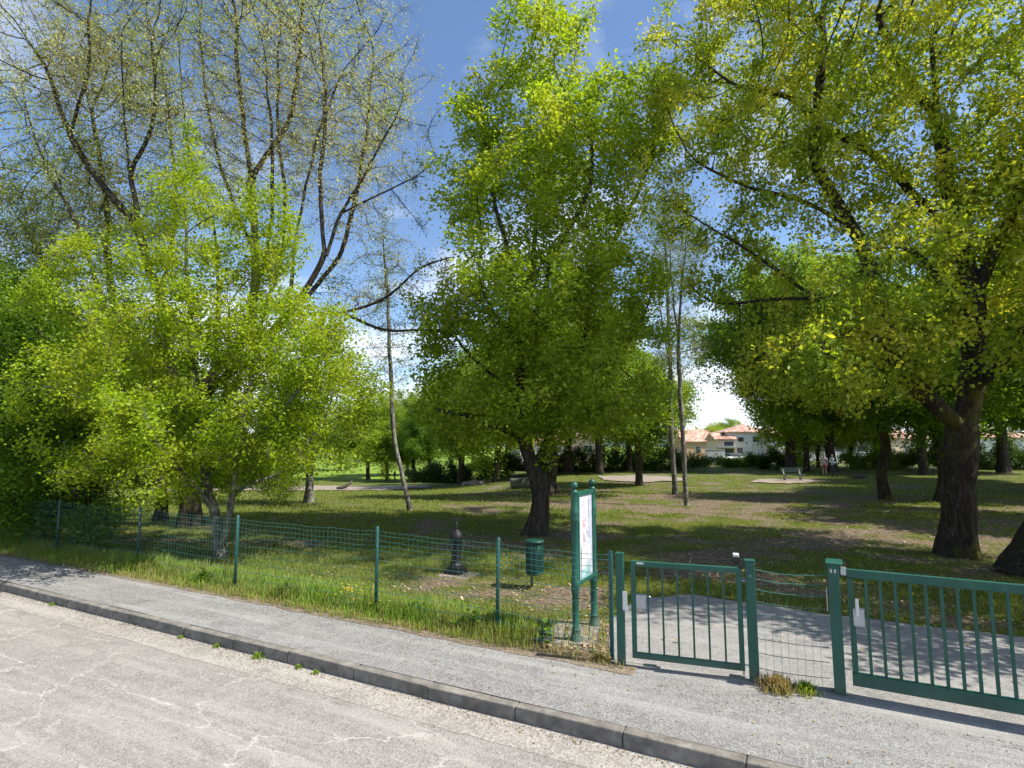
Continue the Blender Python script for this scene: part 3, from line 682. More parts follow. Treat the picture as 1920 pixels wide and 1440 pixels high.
# big oak on the right
b = near_base(1797, 1043); Y = b.y
make_tree('oak_tree', 'massive dark-trunked oak with forked limbs behind the wide gate', b,
    [[b, W(1798, 1000, Y), W(1797, 920, Y), W(1800, 850, Y), W(1806, 790, Y), W(1822, 730, Y), W(1830, 650, Y-.2), W(1822, 560, Y-.2), W(1800, 450, Y), W(1775, 340, Y), W(1758, 220, Y), W(1745, 80, Y)],
     [W(1800, 800, Y), W(1765, 765, Y-.3), W(1730, 735, Y-.6), W(1690, 690, Y-.9), W(1660, 600, Y-.6), W(1630, 500, Y), W(1600, 430, Y+.3), W(1560, 360, Y+.5), W(1525, 300, Y+.6), W(1532, 220, Y+.7), W(1540, 120, Y+.8), W(1545, 0, Y+1)],
     [W(1690, 690, Y-.9), W(1650, 640, Y-1.6), W(1590, 620, Y-2.3), W(1530, 640, Y-2.9)],
     [W(1800, 450, Y), W(1690, 340, Y+.6), W(1640, 290, Y+.7), W(1550, 240, Y+.8), W(1480, 180, Y+1), W(1400, 170, Y+1)],
     [W(1600, 430, Y+.3), W(1500, 375, Y+.5), W(1400, 350, Y+.5), W(1320, 310, Y+.6)],
     [W(1630, 500, Y), W(1540, 560, Y+.8), W(1450, 500, Y+1.2), W(1370, 450, Y+1.3), W(1290, 400, Y+1.5)],
     [W(1540, 560, Y+.8), W(1450, 560, Y+1.2), W(1350, 570, Y+1.6), W(1290, 540, Y+1.8)],
     [W(1822, 560, Y-.2), W(1880, 440, Y-.5), W(1930, 300, Y-.6), W(1960, 150, Y-.6)],
     [W(1830, 650, Y-.2), W(1800, 580, Y-1.4), W(1760, 520, Y-2.6), W(1720, 470, Y-3.2)],
     [W(1822, 730, Y), W(1880, 680, Y-1.2), W(1920, 620, Y-2.2), W(1950, 560, Y-2.8)],
     [W(1758, 220, Y), W(1690, 130, Y+.4), W(1640, 20, Y+.5)]],
    [E(1480, 270, Y+.8, 2.5, 2.4, 2.2), E(1740, 300, Y, 2.6, 2.8, 2.6), E(1640, 560, Y-2, 1.8, 1.5, 1.1, 9), E(1850, 580, Y-2, 1.3, 1.5, 1.3, 7), E(1440, 480, Y+1.3, 2.2, 1.9, 1.2), E(1480, 690, Y+1, 1.8, 1.6, 1.0), E(1740, 690, Y-2.2, 1.0, .9, .6, 2.5), E(1640, 740, Y-1.5, 1.1, 1.0, .5, 2.5), E(1320, 330, Y+1.2, 1.7, 1.8, 2.2), E(1290, 150, Y+1, 1.4, 1.5, 1.6), E(1340, 520, Y+1.5, 1.2, 1.4, .9),
     E(1700, 40, Y, 3.6, 3.2, 2.6), E(1950, 240, Y-.5, 2.2, 2.8, 2.8), E(1570, 670, Y-3, 1.2, .9, .6, 5), E(1930, 720, Y-1.8, .8, 1.0, .5), E(1380, 60, Y+.8, 2.2, 2, 2.2), E(1720, 480, Y-2.6, 1.5, 1.2, 1.0, 7), (9.5, 11.2, 14, 5, 3.6, 2.3, 30), (8.6, 16, 13.2, 4.0, 3.6, 2.2, 22), (12.5, 9.0, 10.5, 3, 2.4, 2, 9)],
    53, 11500, .31, 'leaf_oak', 'bark_moss', 115000, .105, lk_=.62, rtip=.0055, sk=dict(D=.24, di=2.2, dk=.36, trop=(0, 0, .05), holes=.5, hscale=.8),
    wd=dict(flare=.42, flare_h=.5, rough=.14, twigs=12000, twl=.4), lv=dict(spread=.075, thr=.013, up=.3, clump=10, droop=.5))
# neighbour oak leaning out of the picture, its crown shades the tarmac
b = near_base(1935, 1078); Y = b.y
make_tree('oak_tree', 'thick trunk leaning out of the photo at the right edge behind the wide gate', b,
    [[b, b+Vector((.35, -.1, .9)), b+Vector((.9, -.3, 2.0)), b+Vector((1.7, -.8, 3.4)), b+Vector((2.4, -1.4, 5.)), b+Vector((2.9, -2, 7.))],
     [b+Vector((1.7, -.8, 3.4)), b+Vector((3.2, -2.2, 4.6)), b+Vector((4.4, -3.6, 5.6))], [b+Vector((1.7, -.8, 3.4)), Vector((10.6, 8.2, 4.6)), Vector((9.6, 6.6, 5.2))], [b+Vector((2.4, -1.4, 5.)), b+Vector((2.6, .4, 6.5)), b+Vector((2.8, 1.8, 8.))]],
    [(b.x+3.2, b.y-1.5, 7.6, 3.2, 3.2, 2.6), (b.x+4.5, b.y-4.2, 6.2, 3.4, 2.8, 2.0), (9.9, 6.1, 5.5, 2.3, 1.5, 1.5), (8.6, 6.7, 4.7, 1.2, .9, .9), (11.5, 4.6, 5.5, 2.2, 1.6, 1.5), (9.7, 7.0, 8.3, 1.9, .9, 1.0, 14), (b.x+2.6, b.y+2.6, 7.6, 2.2, 2.4, 2.4)],
    59, 3400, .36, 'leaf_oak', 'bark_moss', 60000, .12, rtip=.006, sk=dict(D=.28, di=2.4, dk=.42, holes=.2), wd=dict(flare=.5, flare_h=.5), lv=dict(spread=.16, thr=.016, up=.4, clump=8))

# slender trees
def slim(name, label, base, path, ells, seed, natt, rb, leafm, barkm, nleaf, ls, **k):
    b = near_base(*base); Y = b.y; dz = k.pop('dy', 0)
    n = len(path)
    make_tree(name, label, b, [[b] + [W(x, y, Y + dz*(i+1)/n) for i, (x, y) in enumerate(path)]] + [[W(x, y, Y) for x, y in br] for br in k.pop('br', [])],
              [E(x, y, Y+oy, rx, ry, rz) for x, y, oy, rx, ry, rz in ells], seed, natt, rb, leafm, barkm, nleaf, ls, **k)
slim('birch_tree', 'slender leaning birch with pale bark between the bright young tree and the central tree', (771, 958), [(762, 925), (752, 885), (742, 840), (736, 790), (734, 720), (729, 640), (727, 560), (720, 480), (716, 400)],
     [(720, 500, 0, 1.2, 1.2, 2.4), (735, 660, 0, 1.3, 1.2, 1.6)], 61, 500, .085, 'leaf_birch', 'bark_birch', 3500, .07, rtip=.006, sk=dict(D=.26, dk=.4), wd=dict(flare=.3, twigs=1500, twl=.5), lv=dict(spread=.15))
slim('birch_tree', 'right-hand and nearer birch of the slim pair right of the notice board', (1287, 948), [(1285, 910), (1282, 860), (1279, 800), (1275, 720), (1272, 640), (1277, 560), (1284, 480), (1290, 380)],
     [(1278, 480, 0, 1.5, 1.3, 3.0), (1276, 640, 0, 1.2, 1.2, 1.4)], 67, 800, .09, 'leaf_birch', 'bark_birch', 7000, .075, rtip=.0055, br=[[(1282, 800), (1296, 760), (1305, 735)], [(1274, 650), (1262, 560), (1256, 450)]], sk=dict(D=.26, dk=.4, trop=(0, 0, .35)), wd=dict(flare=.3, twigs=2500, twl=.5), lv=dict(spread=.18))
slim('birch_tree', 'left-hand and farther birch of the slim pair right of the notice board', (1266, 927), [(1264, 890), (1260, 840), (1258, 770), (1258, 700), (1254, 620), (1252, 540), (1246, 440), (1244, 360)],
     [(1246, 480, 0, 1.8, 1.5, 3.6), (1255, 650, 0, 1.4, 1.3, 1.8)], 71, 800, .12, 'leaf_birch', 'bark_birch', 8000, .085, rtip=.006, br=[[(1258, 700), (1240, 600), (1232, 520)]], sk=dict(D=.3, dk=.45, trop=(0, 0, .35)), wd=dict(flare=.3, twigs=2500, twl=.6), lv=dict(spread=.2))
slim('young_tree', 'short grey sunlit trunk rising into the right side of the bright young tree', (580, 943), [(580, 915), (582, 880), (585, 820), (590, 740), (600, 660)],
     [(590, 700, 0, 2.2, 2.0, 2.2), (610, 800, 0, 2.0, 1.8, 1.2)], 73, 900, .15, 'leaf_mid', 'bark_grey', 14000, .11, rtip=.008, sk=dict(D=.35, dk=.5))
slim('forked_tree', 'dark crooked trunk standing directly behind the central tree', (1036, 927), [(1030, 905), (1040, 875), (1034, 840), (1030, 780), (1040, 700)],
     [(1040, 690, 0, 4.6, 3.8, 3.2), (1160, 740, 0, 3.0, 2.8, 2.2), (890, 740, 0, 2.8, 2.6, 2.2)], 79, 2400, .24, 'leaf_mid', 'bark', 60000, .13, rtip=.008, sk=dict(D=.38, dk=.55, holes=.25), lv=dict(spread=.2, thr=.02))
slim('crooked_tree', 'thin crooked mossy trunk left of the massive oak on the right', (1664, 937), [(1656, 915), (1650, 880), (1662, 840), (1652, 800), (1640, 760), (1632, 690), (1640, 620)],
     [(1620, 640, 0, 3.2, 2.8, 2.2), (1560, 720, 0, 2.2, 2.0, 1.4), (1700, 740, 0, 2.2, 2, 1.2)], 83, 1500, .20, 'leaf_oak', 'bark_moss', 26000, .13, rtip=.008, sk=dict(D=.36, dk=.5, holes=.25), lv=dict(spread=.18, thr=.02))

# background trees: three kinds built once, copied
def proto(kind, seed, h, r, trunk_r, natt, nleaf, ls, leafm, barkm='bark', low=.25, lean=.3):
    rr = random.Random(seed); b = Vector((0, 0, 0))
    top = Vector((lean, 0, h*.8)); mid = Vector((lean*.1, .1, h*.35))
    limbs = [[b, Vector((lean*-.3, 0, h*.15)), mid, top]]
    for k in range(4):
        t = rr.uniform(0, 6.28); limbs.append([mid, mid + Vector((math.cos(t)*r*.4, math.sin(t)*r*.4, h*.18)), mid + Vector((math.cos(t)*r*.7, math.sin(t)*r*.7, h*.35))])
    ells = [(0, 0, h*(.5+low/2), r*.9, r*.9, h*(.5-low/2))] + [(math.cos(t)*r*.7, math.sin(t)*r*.7, h*z, r*.48, r*.48, h*.14) for t, z in [(rr.uniform(0, 6.28), rr.uniform(low+.12, .8)) for _ in range(7)]]
    L = limbs; L[0][0] = Vector((0, 0, -.3))
    P, par, nl = skeleton(seed, L, ells, natt, D=.38, di=2.6, dk=.55, trop=(0, 0, .1), holes=.48, hscale=.42)
    R, cnt, leaf = radii(P, par, trunk_r, .009)
    return (wood_mesh('trunk', P, par, R, M[barkm], seed, flare=.35), leaves_mesh('crown', P, par, R, M[leafm], seed+1, nleaf, ls, spread=.2, thr=.022, up=.6, clump=7))
PR = {'round': proto('round', 101, 8.5, 3.6, .22, 1900, 34000, .16, 'leaf_mid', low=.26),
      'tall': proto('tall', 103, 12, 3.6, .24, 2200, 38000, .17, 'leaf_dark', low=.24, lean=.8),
      'big': proto('big', 109, 16, 6.0, .34, 3800, 90000, .20, 'leaf_mid', low=.27, lean=.6),
      'low': proto('low', 107, 6.5, 3.4, .16, 1500, 30000, .16, 'leaf_maple', low=.2, lean=-.5)}
def bgtree(kind, label, px, py, s, rot, group, name='park_tree', Y=None):
    b = near_base(px, py)
    if Y: b = Vector(((px-960)/FPX*Y, Y, hgt((px-960)/FPX*Y, Y)))
    t = thing(name, label, 'tree', b, rot, group); t.scale = (s, s, s)
    for me, nm in zip(PR[kind], ('trunk', 'crown')):
        o = bpy.data.objects.new(nm, me); C.objects.link(o); o.parent = t
    return t
gl, gr, gf = 'trees along the back of the lawn on the left', 'trees along the back of the lawn on the right', 'trees far beyond the park'
for a in [
    ('round', 'dark trunk at the left behind the fence, between the shaded tree and the budding oak', 190, 944, 1.0, .5, gl),
    ('low', 'green tree with thin trunk left of the walking person', 725, 902, 1.35, 1.1, gl),
    ('round', 'tree with thin dark trunk just right of the leaning birch', 775, 903, 1.25, 2.2, gl),
    ('tall', 'tree with reddish sunlit leaning trunk by the two people at the back left', 803, 904, 1.0, 3.0, gl),
    ('round', 'tree with thick pale-forked trunk left of the sand heap', 863, 907, 1.25, 4.2, gl),
    ('low', 'tree with slim dark trunk right of the sand heap', 930, 904, 1.5, 5.2, gl),
    ('round', 'dense back-row tree behind the dark bench under the bright young tree', 545, 902, 1.5, .2, gl),
    ('tall', 'tall dark tree behind the thick trunk of the budding oak', 420, 905, 1.1, 1.9, gl),
    ('round', 'bushy tree at the back far left, beside the shaded trunk', 80, 925, 1.3, 5.7, gl),
    ('tall', 'tall dark tree at the back left corner of the lawn', -30, 930, 1.1, 1.2, gl),
    ('low', 'low spreading tree in front of the back left corner', 260, 915, 1.3, 3.1, gl),
    ('round', 'tree with thin trunk right of the notice board, nearest of the back row', 1197, 911, .9, 2.9, gr),
    ('big', 'tree with brown trunk in front of the dark hedge above the notice board', 1125, 888, .85, .9, gr),
    ('big', 'tree in front of the hedge between the notice board and the slim birches', 1180, 884, .75, 1.7, gr),
    ('big', 'leafy tree with dark trunk directly behind the park bench', 1482, 884, 1.3, 3.7, gr),
    ('low', 'slanting mossy trunk just right of the park bench', 1512, 884, 1.6, 4.4, gr),
    ('big', 'tree with dark trunk beside the two people on the right', 1562, 884, 1.25, 5.1, gr),
    ('big', 'shaded tree seen just left of the massive oak trunk', 1735, 890, .95, 5.5, gr),
    ('tall', 'tall tree behind the massive oak trunk', 1800, 880, 1.2, .3, gr),
    ('round', 'tree at the back of the lawn right of the massive oak trunk', 1880, 886, 1.9, 2.3, gr),
    ('tall', 'tall tree behind the crooked mossy trunk', 1640, 876, 1.5, 2.0, gr),
    ('big', 'broad tree at the back between leaning birch and sand heap', 845, 899, .9, 2.4, gl),
    ('big', 'broad tree at the back left of the central trunk', 955, 890, .95, .4, gl),
    ('big', 'broad tree at the back just left of the leaning birch', 690, 899, .85, 5.4, gl),
    ('big', 'broad tree in the hedge line right of the central trunk', 1065, 886, 1.0, 4.4, gr),
    ('big', 'broad tree at the back behind the leaning birch', 762, 893, .95, 3.3, gl),
    ('tall', 'second tall tree in the shade right of the massive oak trunk', 1950, 930, 1.1, 3.9, gr),
    ('big', 'broad tree outside the right edge, second beyond the massive oak', 2260, 925, .95, 5.9, gr),
    ('big', 'broad tree outside the right edge, third beyond the massive oak', 2010, 908, 1.0, 4.1, gr),
    ('low', 'low leafy tree screening the white houses just right of the two people', 1600, 878, 1.2, 2.2, gr),
    ('low', 'low leafy tree screening the white houses left of the crooked trunk', 1535, 876, 1.05, 3.6, gr),
    ('big', 'broad tree beyond the right edge that shades the lawn behind the massive oak', 2080, 935, .8, 1.0, gr),
    ('round', 'tree beyond the right edge nearest to the tarmac path', 2200, 985, 1.2, 2.0, gr),
    ('tall', 'tree standing in the shade between massive oak and crooked trunk', 1762, 941, .85, 2.6, gr),
]: bgtree(*a)
bgtree('round', 'olive treetop beyond the white house roof', 1372, 0, 1.15, 1, gf, 'far_tree', 150)
bgtree('low', 'small treetop beside the farthest red roof', 1335, 0, 1.2, 2, gf, 'far_tree', 140)
bgtree('round', 'far tree behind the left part of the meadow', 640, 0, 1.4, 3, gf, 'far_tree', 120)
bgtree('tall', 'tall far tree behind the left part of the meadow', 560, 0, 1.2, .5, gf, 'far_tree', 118)
bgtree('round', 'far tree across the meadow behind the walking person', 740, 0, 1.2, 4, gf, 'far_tree', 190)
bgtree('low', 'far tree at the edge of the meadow behind the sand heap', 860, 0, 1.6, 5, gf, 'far_tree', 170)

# hedges and shrubs (leaf clouds on a woody frame)
def shrub(name, label, cat, base, ells, seed, natt, nleaf, ls, leafm='leaf_hedge', group=None, rb=.04, D=.3, dk=.4, barkm='bark', stems=5, rz=0):
    base = Vector(base); rr = random.Random(seed); limbs = []
    ex = [e for e in ells]
    trunk0 = None
    for k in range(stems):
        e = ex[k % len(ex)]
        q = Vector((e[0] + rr.uniform(-.3, .3)*e[3], e[1], 0))
        limbs.append([Vector((0, 0, -.1)), Vector((0, 0, .02)).lerp(q, .6) + Vector((0, 0, .05)), q + Vector((0, 0, e[2]*.7))])
    P, par, nl = skeleton(seed, limbs, ells, natt, D=D, di=2.5, dk=dk, holes=.2, hscale=.9, trop=(0, 0, .1))
    R, cnt, leaf = radii(P, par, rb, .005)
    t = thing(name, label, cat, base, rz, group)
    link('stems', wood_mesh('stems', P, par, R, M[barkm], seed, flare=0), t)
    link('foliage', leaves_mesh('foliage', P, par, R, M[leafm], seed+1, nleaf, ls, spread=.14, thr=.03, up=.4, clump=6), t)
    return t
def hedge(label, px0, px1, Y, h, seed, nleaf, leafm='leaf_hedge', Y2=None):
    Y2 = Y2 or Y
    a = Vector(((px0-960)/FPX*Y, Y, 0)); b = Vector(((px1-960)/FPX*Y2, Y2, 0)); a.z = hgt(a.x, a.y); b.z = hgt(b.x, b.y); m = (a+b)/2; m.z = hgt(m.x, m.y)
    n = max(3, int((b-a).length/1.6)); rr = random.Random(seed); ells = []
    for i in range(n):
        p = a.lerp(b, (i+.5)/n) - m; hh = h*rr.uniform(.75, 1.2); p.z = hgt(p.x+m.x, p.y+m.y) - m.z
        ells.append((p.x, p.y + rr.uniform(-.2, .2), p.z + hh*.48, 1.35, .9, hh*.55))
    return shrub('hedge', label, 'hedge', m, ells, seed, n*70, nleaf, .15, leafm, stems=n, rb=.06)
hedge('long dark hedge closing the lawn behind the central tree', 880, 1330, 54, 2.3, 201, 60000)
hedge('dark hedge behind the two people and the park bench, in front of the white houses', 1400, 1500, 58, 1.9, 203, 14000)
hedge('hedge of lighter green shrubs left of the white boundary wall base', 1575, 1720, 58, 1.8, 205, 20000, 'leaf_mid')
hedge('thick dark hedge right of the massive oak trunk at the back', 1720, 2080, 56, 2.6, 207, 60000)
hedge('low dark hedge left of the central trunk at the back of the lawn', 770, 960, 56, 1.9, 209, 26000)
hedge('bushy dark hedge at the back left behind the bright young tree', -80, 560, 46, 3.4, 211, 80000)
hedge('short bright hedge in front of the white house', 1345, 1420, 62, 1.0, 213, 9000, 'leaf_mid')

def small_shrub(label, px, py, r, h, seed, nleaf, leafm, ls=.07, name='shrub', cat='shrub'):
    b = near_base(px, py)
    return shrub(name, label, cat, b, [(0, 0, h*.55, r, r*.9, h*.5), (r*.4, -.1, h*.35, r*.7, r*.6, h*.3), (-r*.45, .1, h*.4, r*.6, r*.6, h*.35)], seed, 260, nleaf, ls, leafm, D=.12, dk=.16, rb=.02)
small_shrub('leafy bush around the foot of the dark straight stem by the fence', 180, 1032, .55, 1.0, 221, 3500, 'leaf_dark')
small_shrub('low dark bush inside the fence at the far left edge', 60, 1024, .9, 1.1, 223, 7000, 'leaf_dark')
small_shrub('light green sapling shrub left of the short grey trunk', 520, 945, 1.0, 1.3, 225, 3600, 'leaf_hornbeam')

# ---------------------------------------------------------------- fence
fz = lambda p: Vector((p[0], p[1], 0))
fence = thing('wire_fence', 'long green wire fence on thin posts between pavement and lawn', 'fence', fz(GATE[2]))
def local(o, p): return Vector(p) - o.location
posts = [(-12.7, 14.1)] + GATE
pr = random.Random(3)
for i, p in enumerate(posts):
    m = MB(); q = local(fence, fz(p)); ln = Vector((pr.uniform(-.015, .015), pr.uniform(-.01, .01), 0)); hh = 1.21 if i < len(posts)-1 else 1.2
    if i < len(posts)-1: m.tube([q + Vector((0, 0, -.1)), q + ln + Vector((0, 0, hh)), q + ln + Vector((0, 0, hh+.012))], [.024, .024, .014], 10)
    else: m.box(q + Vector((0, 0, .55)), (.045, .035, 1.3), -.45, bev=.004)
    m.build('post', M['post_green'], fence, True)
def wire_panel(p, q, zs, dv, parent, mat, top=1.12, bot=.05, sag=.02, seed=0, rh=.0028, rv=.0014, vmin=None):
    rr = random.Random(seed); m = MB(); p, q = Vector(p), Vector(q); L = (q-p).length; d = (q-p)/L; nrm = Vector((-d.y, d.x, 0)); off = nrm*-.03
    def pt(t, z):
        s = 4*t*(1-t); w = mn.noise(Vector((t*L*1.3+seed, z*2, 5)))
        return p + d*(L*t) + off + nrm*(w*.03) + Vector((0, 0, z - s*sag*(.4+z) + .012*mn.noise(Vector((t*L*2.5, z*4+seed, 1)))))
    for z in zs: m.tube([pt(t/14, z) for t in range(15)], rh, 4)
    n = int(L/dv)
    for k in range(1, n):
        t = k/n + rr.uniform(-.003, .003); m.tube([pt(t, bot), pt(t, (top+bot)/2), pt(t, top)], rv, 3)
    return m.build('mesh_panel', mat, parent)
ZS = [.08, .2, .32, .46, .60, .74, .88, .95, 1.02, 1.10, 1.16]
for i, (p, q) in enumerate(zip(posts, posts[1:])):
    wire_panel(local(fence, fz(p)), local(fence, fz(q)), ZS, .085, fence, M['wire_green'], 1.16, .08, .012, i)

# gate posts, leaf, wide gate
GP1, GP2, GP3 = Vector((1.205, 6.50, 0)), Vector((2.475, 6.06, 0)), Vector((3.20, 5.80, 0))
def square_post(label, p, w, d, h, rz, cap=True, cat='post'):
    t = thing('gate_post', label, cat, p, rz)
    m = MB(); m.box((0, 0, h/2-.05), (w, d, h+.1), bev=.006); m.build('shaft', M['green_paint'], t)
    if cap: m = MB(); m.box((0, 0, h+.008), (w+.012, d+.012, .016), bev=.005); m.build('cap', M['green_paint'], t)
    return t
ang = math.atan2(GP2.y-GP1.y, GP2.x-GP1.x)
g1 = square_post('left green square post of the narrow gate, carrying the white strike plate', GP1, .085, .085, 1.19, ang)
m = MB(); m.box((.055, -.047, .70), (.05, .006, .20), bev=.002); m.build('strike_plate', M['white_plate'], g1)
g2 = square_post('green square post between the narrow gate and the piece of wire mesh', GP2, .095, .095, 1.2, ang)
m = MB()
m.tube([(0, -.044, 1.06), (0, -.052, 1.06)], .007, 8); m.build('bolt', M['galv'], g2)
for z in (1.0, .16):
    m = MB(); m.tube([(-.045, -.01, z), (-.10, -.01, z), (-.10, -.01, z-.10)], .009, 8); m.build('hinge', M['galv'], g2)
gate = thing('pedestrian_gate', 'narrow closed green gate with seven vertical bars between two square posts', 'gate', GP1 + Vector((.085, -.03, 0)), ang)
GL = (GP2-GP1).length - .165 - .0
m = MB(); x0, x1, zb, zt = .055, GL-.035, .10, 1.13
m.box(((x0+x1)/2, 0, zt-.03), (x1-x0+.05, .05, .055), bev=.004); m.box(((x0+x1)/2, 0, zb+.03), (x1-x0+.05, .05, .06), bev=.004)
m.box((x0, .0, (zt+zb)/2), (.05, .048, zt-zb-.004), bev=.004); m.box((x1, .0, (zt+zb)/2), (.05, .048, zt-zb-.004), bev=.004)
m.build('frame', M['green_paint'], gate)
for k in range(1, 7):
    m = MB(); x = x0 + (x1-x0)*k/7; m.box((x, 0, (zt+zb)/2), (.020, .020, zt-zb-.11)); m.build('bar', M['green_paint'], gate)
m = MB(); m.box((.135, -.027, 1.108), (.075, .004, .02)); m.build('label_plate', M['white_plate'], gate)
lb = MB(); lb.box((.135, .0, .70), (.11, .055, .15), bev=.012)
lock = lb.build('lock_case', M['galv'], gate)
m = MB(); m.tube([(.165, .05, .74), (.235, .05, .74)], .008, 8); m.tube([(.165, .0, .74), (.165, .055, .74)], .008, 8); m.ball((.165, -.03, .72), .012, 1); m.build('handle', M['steel'], lock, True)
# door closer arm behind the gate
clo = thing('gate_closer', 'dark metal closer arm and box mounted behind the top of the narrow gate', 'gate closer', GP2 + Vector((-.12, .13, 1.13)), ang)
m = MB(); m.box((.03, .03, .05), (.07, .09, .075), bev=.008); m.build('closer_box', M['black'], clo)
m = MB(); m.box((.03, .03, .105), (.06, .08, .03), bev=.006); m.build('closer_cap', M['white_plate'], clo)
m = MB(); m.tube([(.02, .03, .04), (-.42, .05, .05), (-.46, -.09, -.02)], .008, 6); m.tube([(-.46, -.09, -.02), (-.15, -.10, -.03)], .009, 6); m.build('closer_arm', M['black'], clo)
m = MB(); m.box((.065, -.03, .0), (.02, .13, .05)); m.build('bracket', M['black'], clo)
# mesh infill between the gates
inf = thing('wire_mesh_panel', 'sagging piece of green wire mesh between the two gates', 'fence panel', GP2)
wire_panel(Vector((.05, 0, 0)), GP3-GP2-Vector((.09, 0, 0)), [.15, .3, .44, .56, .68, .80, .92, 1.03, 1.12],   .065, inf, M['wire_green'], 1.12, .03, .015, 33, .0035, .0016)
# big gate post
ang2 = math.atan2(-.72, 1.30)
g3 = thing('gate_post', 'wide double green post with sloping flanges at the start of the broad gate', 'post', GP3, ang2)
m = MB(); m.box((0, 0, .59), (.10, .16, 1.28), bev=.006); m.build('shaft', M['green_paint'], g3)
m = MB(); m.box((0.01, .03, 1.24), (.15, .26, .02), bev=.005); m.box((-.075, .05, 1.16), (.006, .20, .13)); m.build('head_plate', M['green_paint'], g3)
m = MB(); m.box((-.068, .06, .86), (.012, .07, .22), bev=.003); m.build('strike_plate', M['galv'], g3)
m = MB()
for x in (-.02, .015): m.box((x, -.083, 1.17), (.018, .004, .035))
m.build('hole_plate', M['galv'], g3)
m = MB(); m.box((.085, -.02, 1.17), (.05, .09, .07), bev=.006); m.build('guide_block', M['galv'], g3)
wg = thing('wide_gate', 'broad green barred gate running out of the photo at the lower right', 'gate', GP3 + Vector((math.cos(ang2)*.11, math.sin(ang2)*.11, 0)), ang2)
WL = 3.7; m = MB(); zt, zb = 1.19, .10
m.box((WL/2, 0, zt-.04), (WL, .055, .08), bev=.005); m.box((WL/2, 0, zb+.06), (WL, .055, .12), bev=.005)
m.box((.03, 0, (zt+zb)/2+.02), (.05, .05, zt-zb-.21)); m.box((WL-.03, 0, (zt+zb)/2+.02), (.05, .05, zt-zb-.21))
m.build('frame', M['green_paint'], wg)
k = 0; x = .16
while x < WL-.1:
    m = MB(); m.box((x, 0, (zt+zb)/2+.02), (.026, .026, zt-zb-.20)); m.build('bar', M['green_paint'], wg); x += .118
lb = MB(); lb.box((.085, -.0, .74), (.10, .06, .17), bev=.012); lock = lb.build('lock_case', M['galv'], wg)
m = MB(); m.box((.075, -.05, .84), (.03, .02, .17), bev=.008); m.build('handle', M['white_plate'], lock)

# ---------------------------------------------------------------- notice board
S1, S2 = Vector((.79, 7.27, 0)), Vector((1.10, 7.87, 0)); sd = (S2-S1); sw = sd.length; sa = math.atan2(sd.y, sd.x)
nb = thing('notice_board', 'green two-post notice board with ball finials and pale posters behind the fence', 'notice board', (S1+S2)/2, sa)
prof = [(.085, 0), (.085, .02), (.065, .05), (.052, .11), (.050, .13), (.056, .14), (.050, .15), (.043, .16), (.043, .56), (.049, .57), (.054, .60), (.049, .62), (.056, .63), (.056, .70), (.050, .72), (.046, .73), (.046, 1.44), (.052, 1.45), (.058, 1.48), (.050, 1.5), (.056, 1.52), (.056, 1.58), (.046, 1.60), (.044, 1.80), (.052, 1.81), (.036, 1.83), (.02, 1.845)]
for sgn in (-1, 1):
    m = MB(); m.lathe((sgn*sw/2, 0, 0), prof, 18); po = m.build('post', M['green_paint'], nb, True)
    m = MB(); m.ball((sgn*sw/2, 0, 1.895), .046, 3); m.build('finial', M['green_paint'], po, True)
x0 = -sw/2+.045; x1 = sw/2-.045; pw = x1-x0; z0, z1 = .66, 1.80
m = MB(); m.box((0, 0, z1-.02), (pw, .075, .045), bev=.004); m.box((0, 0, z0+.02), (pw, .075, .045), bev=.004)
m.box((x0+.018, 0, (z0+z1)/2), (.036, .073, z1-z0-.09)); m.box((x1-.018, 0, (z0+z1)/2), (.036, .073, z1-z0-.09)); m.box((0, .022, (z0+z1)/2), (pw-.07, .012, z1-z0-.09))
m.build('panel_frame', M['green_paint'], nb)
m = MB(); m.box((0, -.008, (z0+z1)/2), (pw-.075, .02, z1-z0-.092)); m.build('display_panel', M['poster_grey'], nb)
def paper(nm, cx_, cz, w, h, mat, y=-.0195, parent=nb, th=.003):
    m = MB(); m.box((cx_, y, cz), (w, th, h)); return m.build(nm, mat, parent)
L0 = x0+.05; pp = paper('poster', -.045, 1.42, .30, .60, M['poster'])
m = MB(); rr = random.Random(8)
for k in range(7): m.box((-.06+rr.uniform(-.02, .02), -.022, 1.66-.025*k - (.03 if k > 2 else 0)), (rr.uniform(.10, .2), .002, .008))
m.build('printed_lines', M['ink'], pp)
m = MB(); m.box((-.08, -.022, 1.40), (.06, .002, .09)); m.box((-.05, -.022, 1.36), (.05, .002, .05)); m.box((.0, -.022, 1.43), (.05, .002, .06)); m.build('printed_picture', M['poster_red'], pp)
p2 = paper('poster', .02, 1.0, .30, .20, M['poster'])
m = MB()
for k in range(4): m.box((.02, -.022, 1.07-.03*k), (.22, .002, .009))
m.build('printed_lines', M['ink'], p2)
p3 = paper('poster', -.08, 1.06-.02, .10, .02, M['poster_cream'], y=-.024)
paper('poster', -.10, .96, .13, .28, M['poster_cream'], y=-.0235)
paper('poster', .0, .77, .34, .14, M['poster_teal'])
paper('poster', .155, 1.45, .06, .5, M['poster_grey'], y=-.0225)
m = MB(); m.tube([(.0+math.cos(t)*.07, -.023, 1.22+math.sin(t)*.07) for t in [k*2*math.pi/16 for k in range(17)]], .006, 4); m.build('printed_ring', M['poster_teal'], pp)
m = MB(); m.box((-.07, -.0235, 1.22), (.06, .002, .12)); m.build('printed_picture', M['poster_red'], pp)
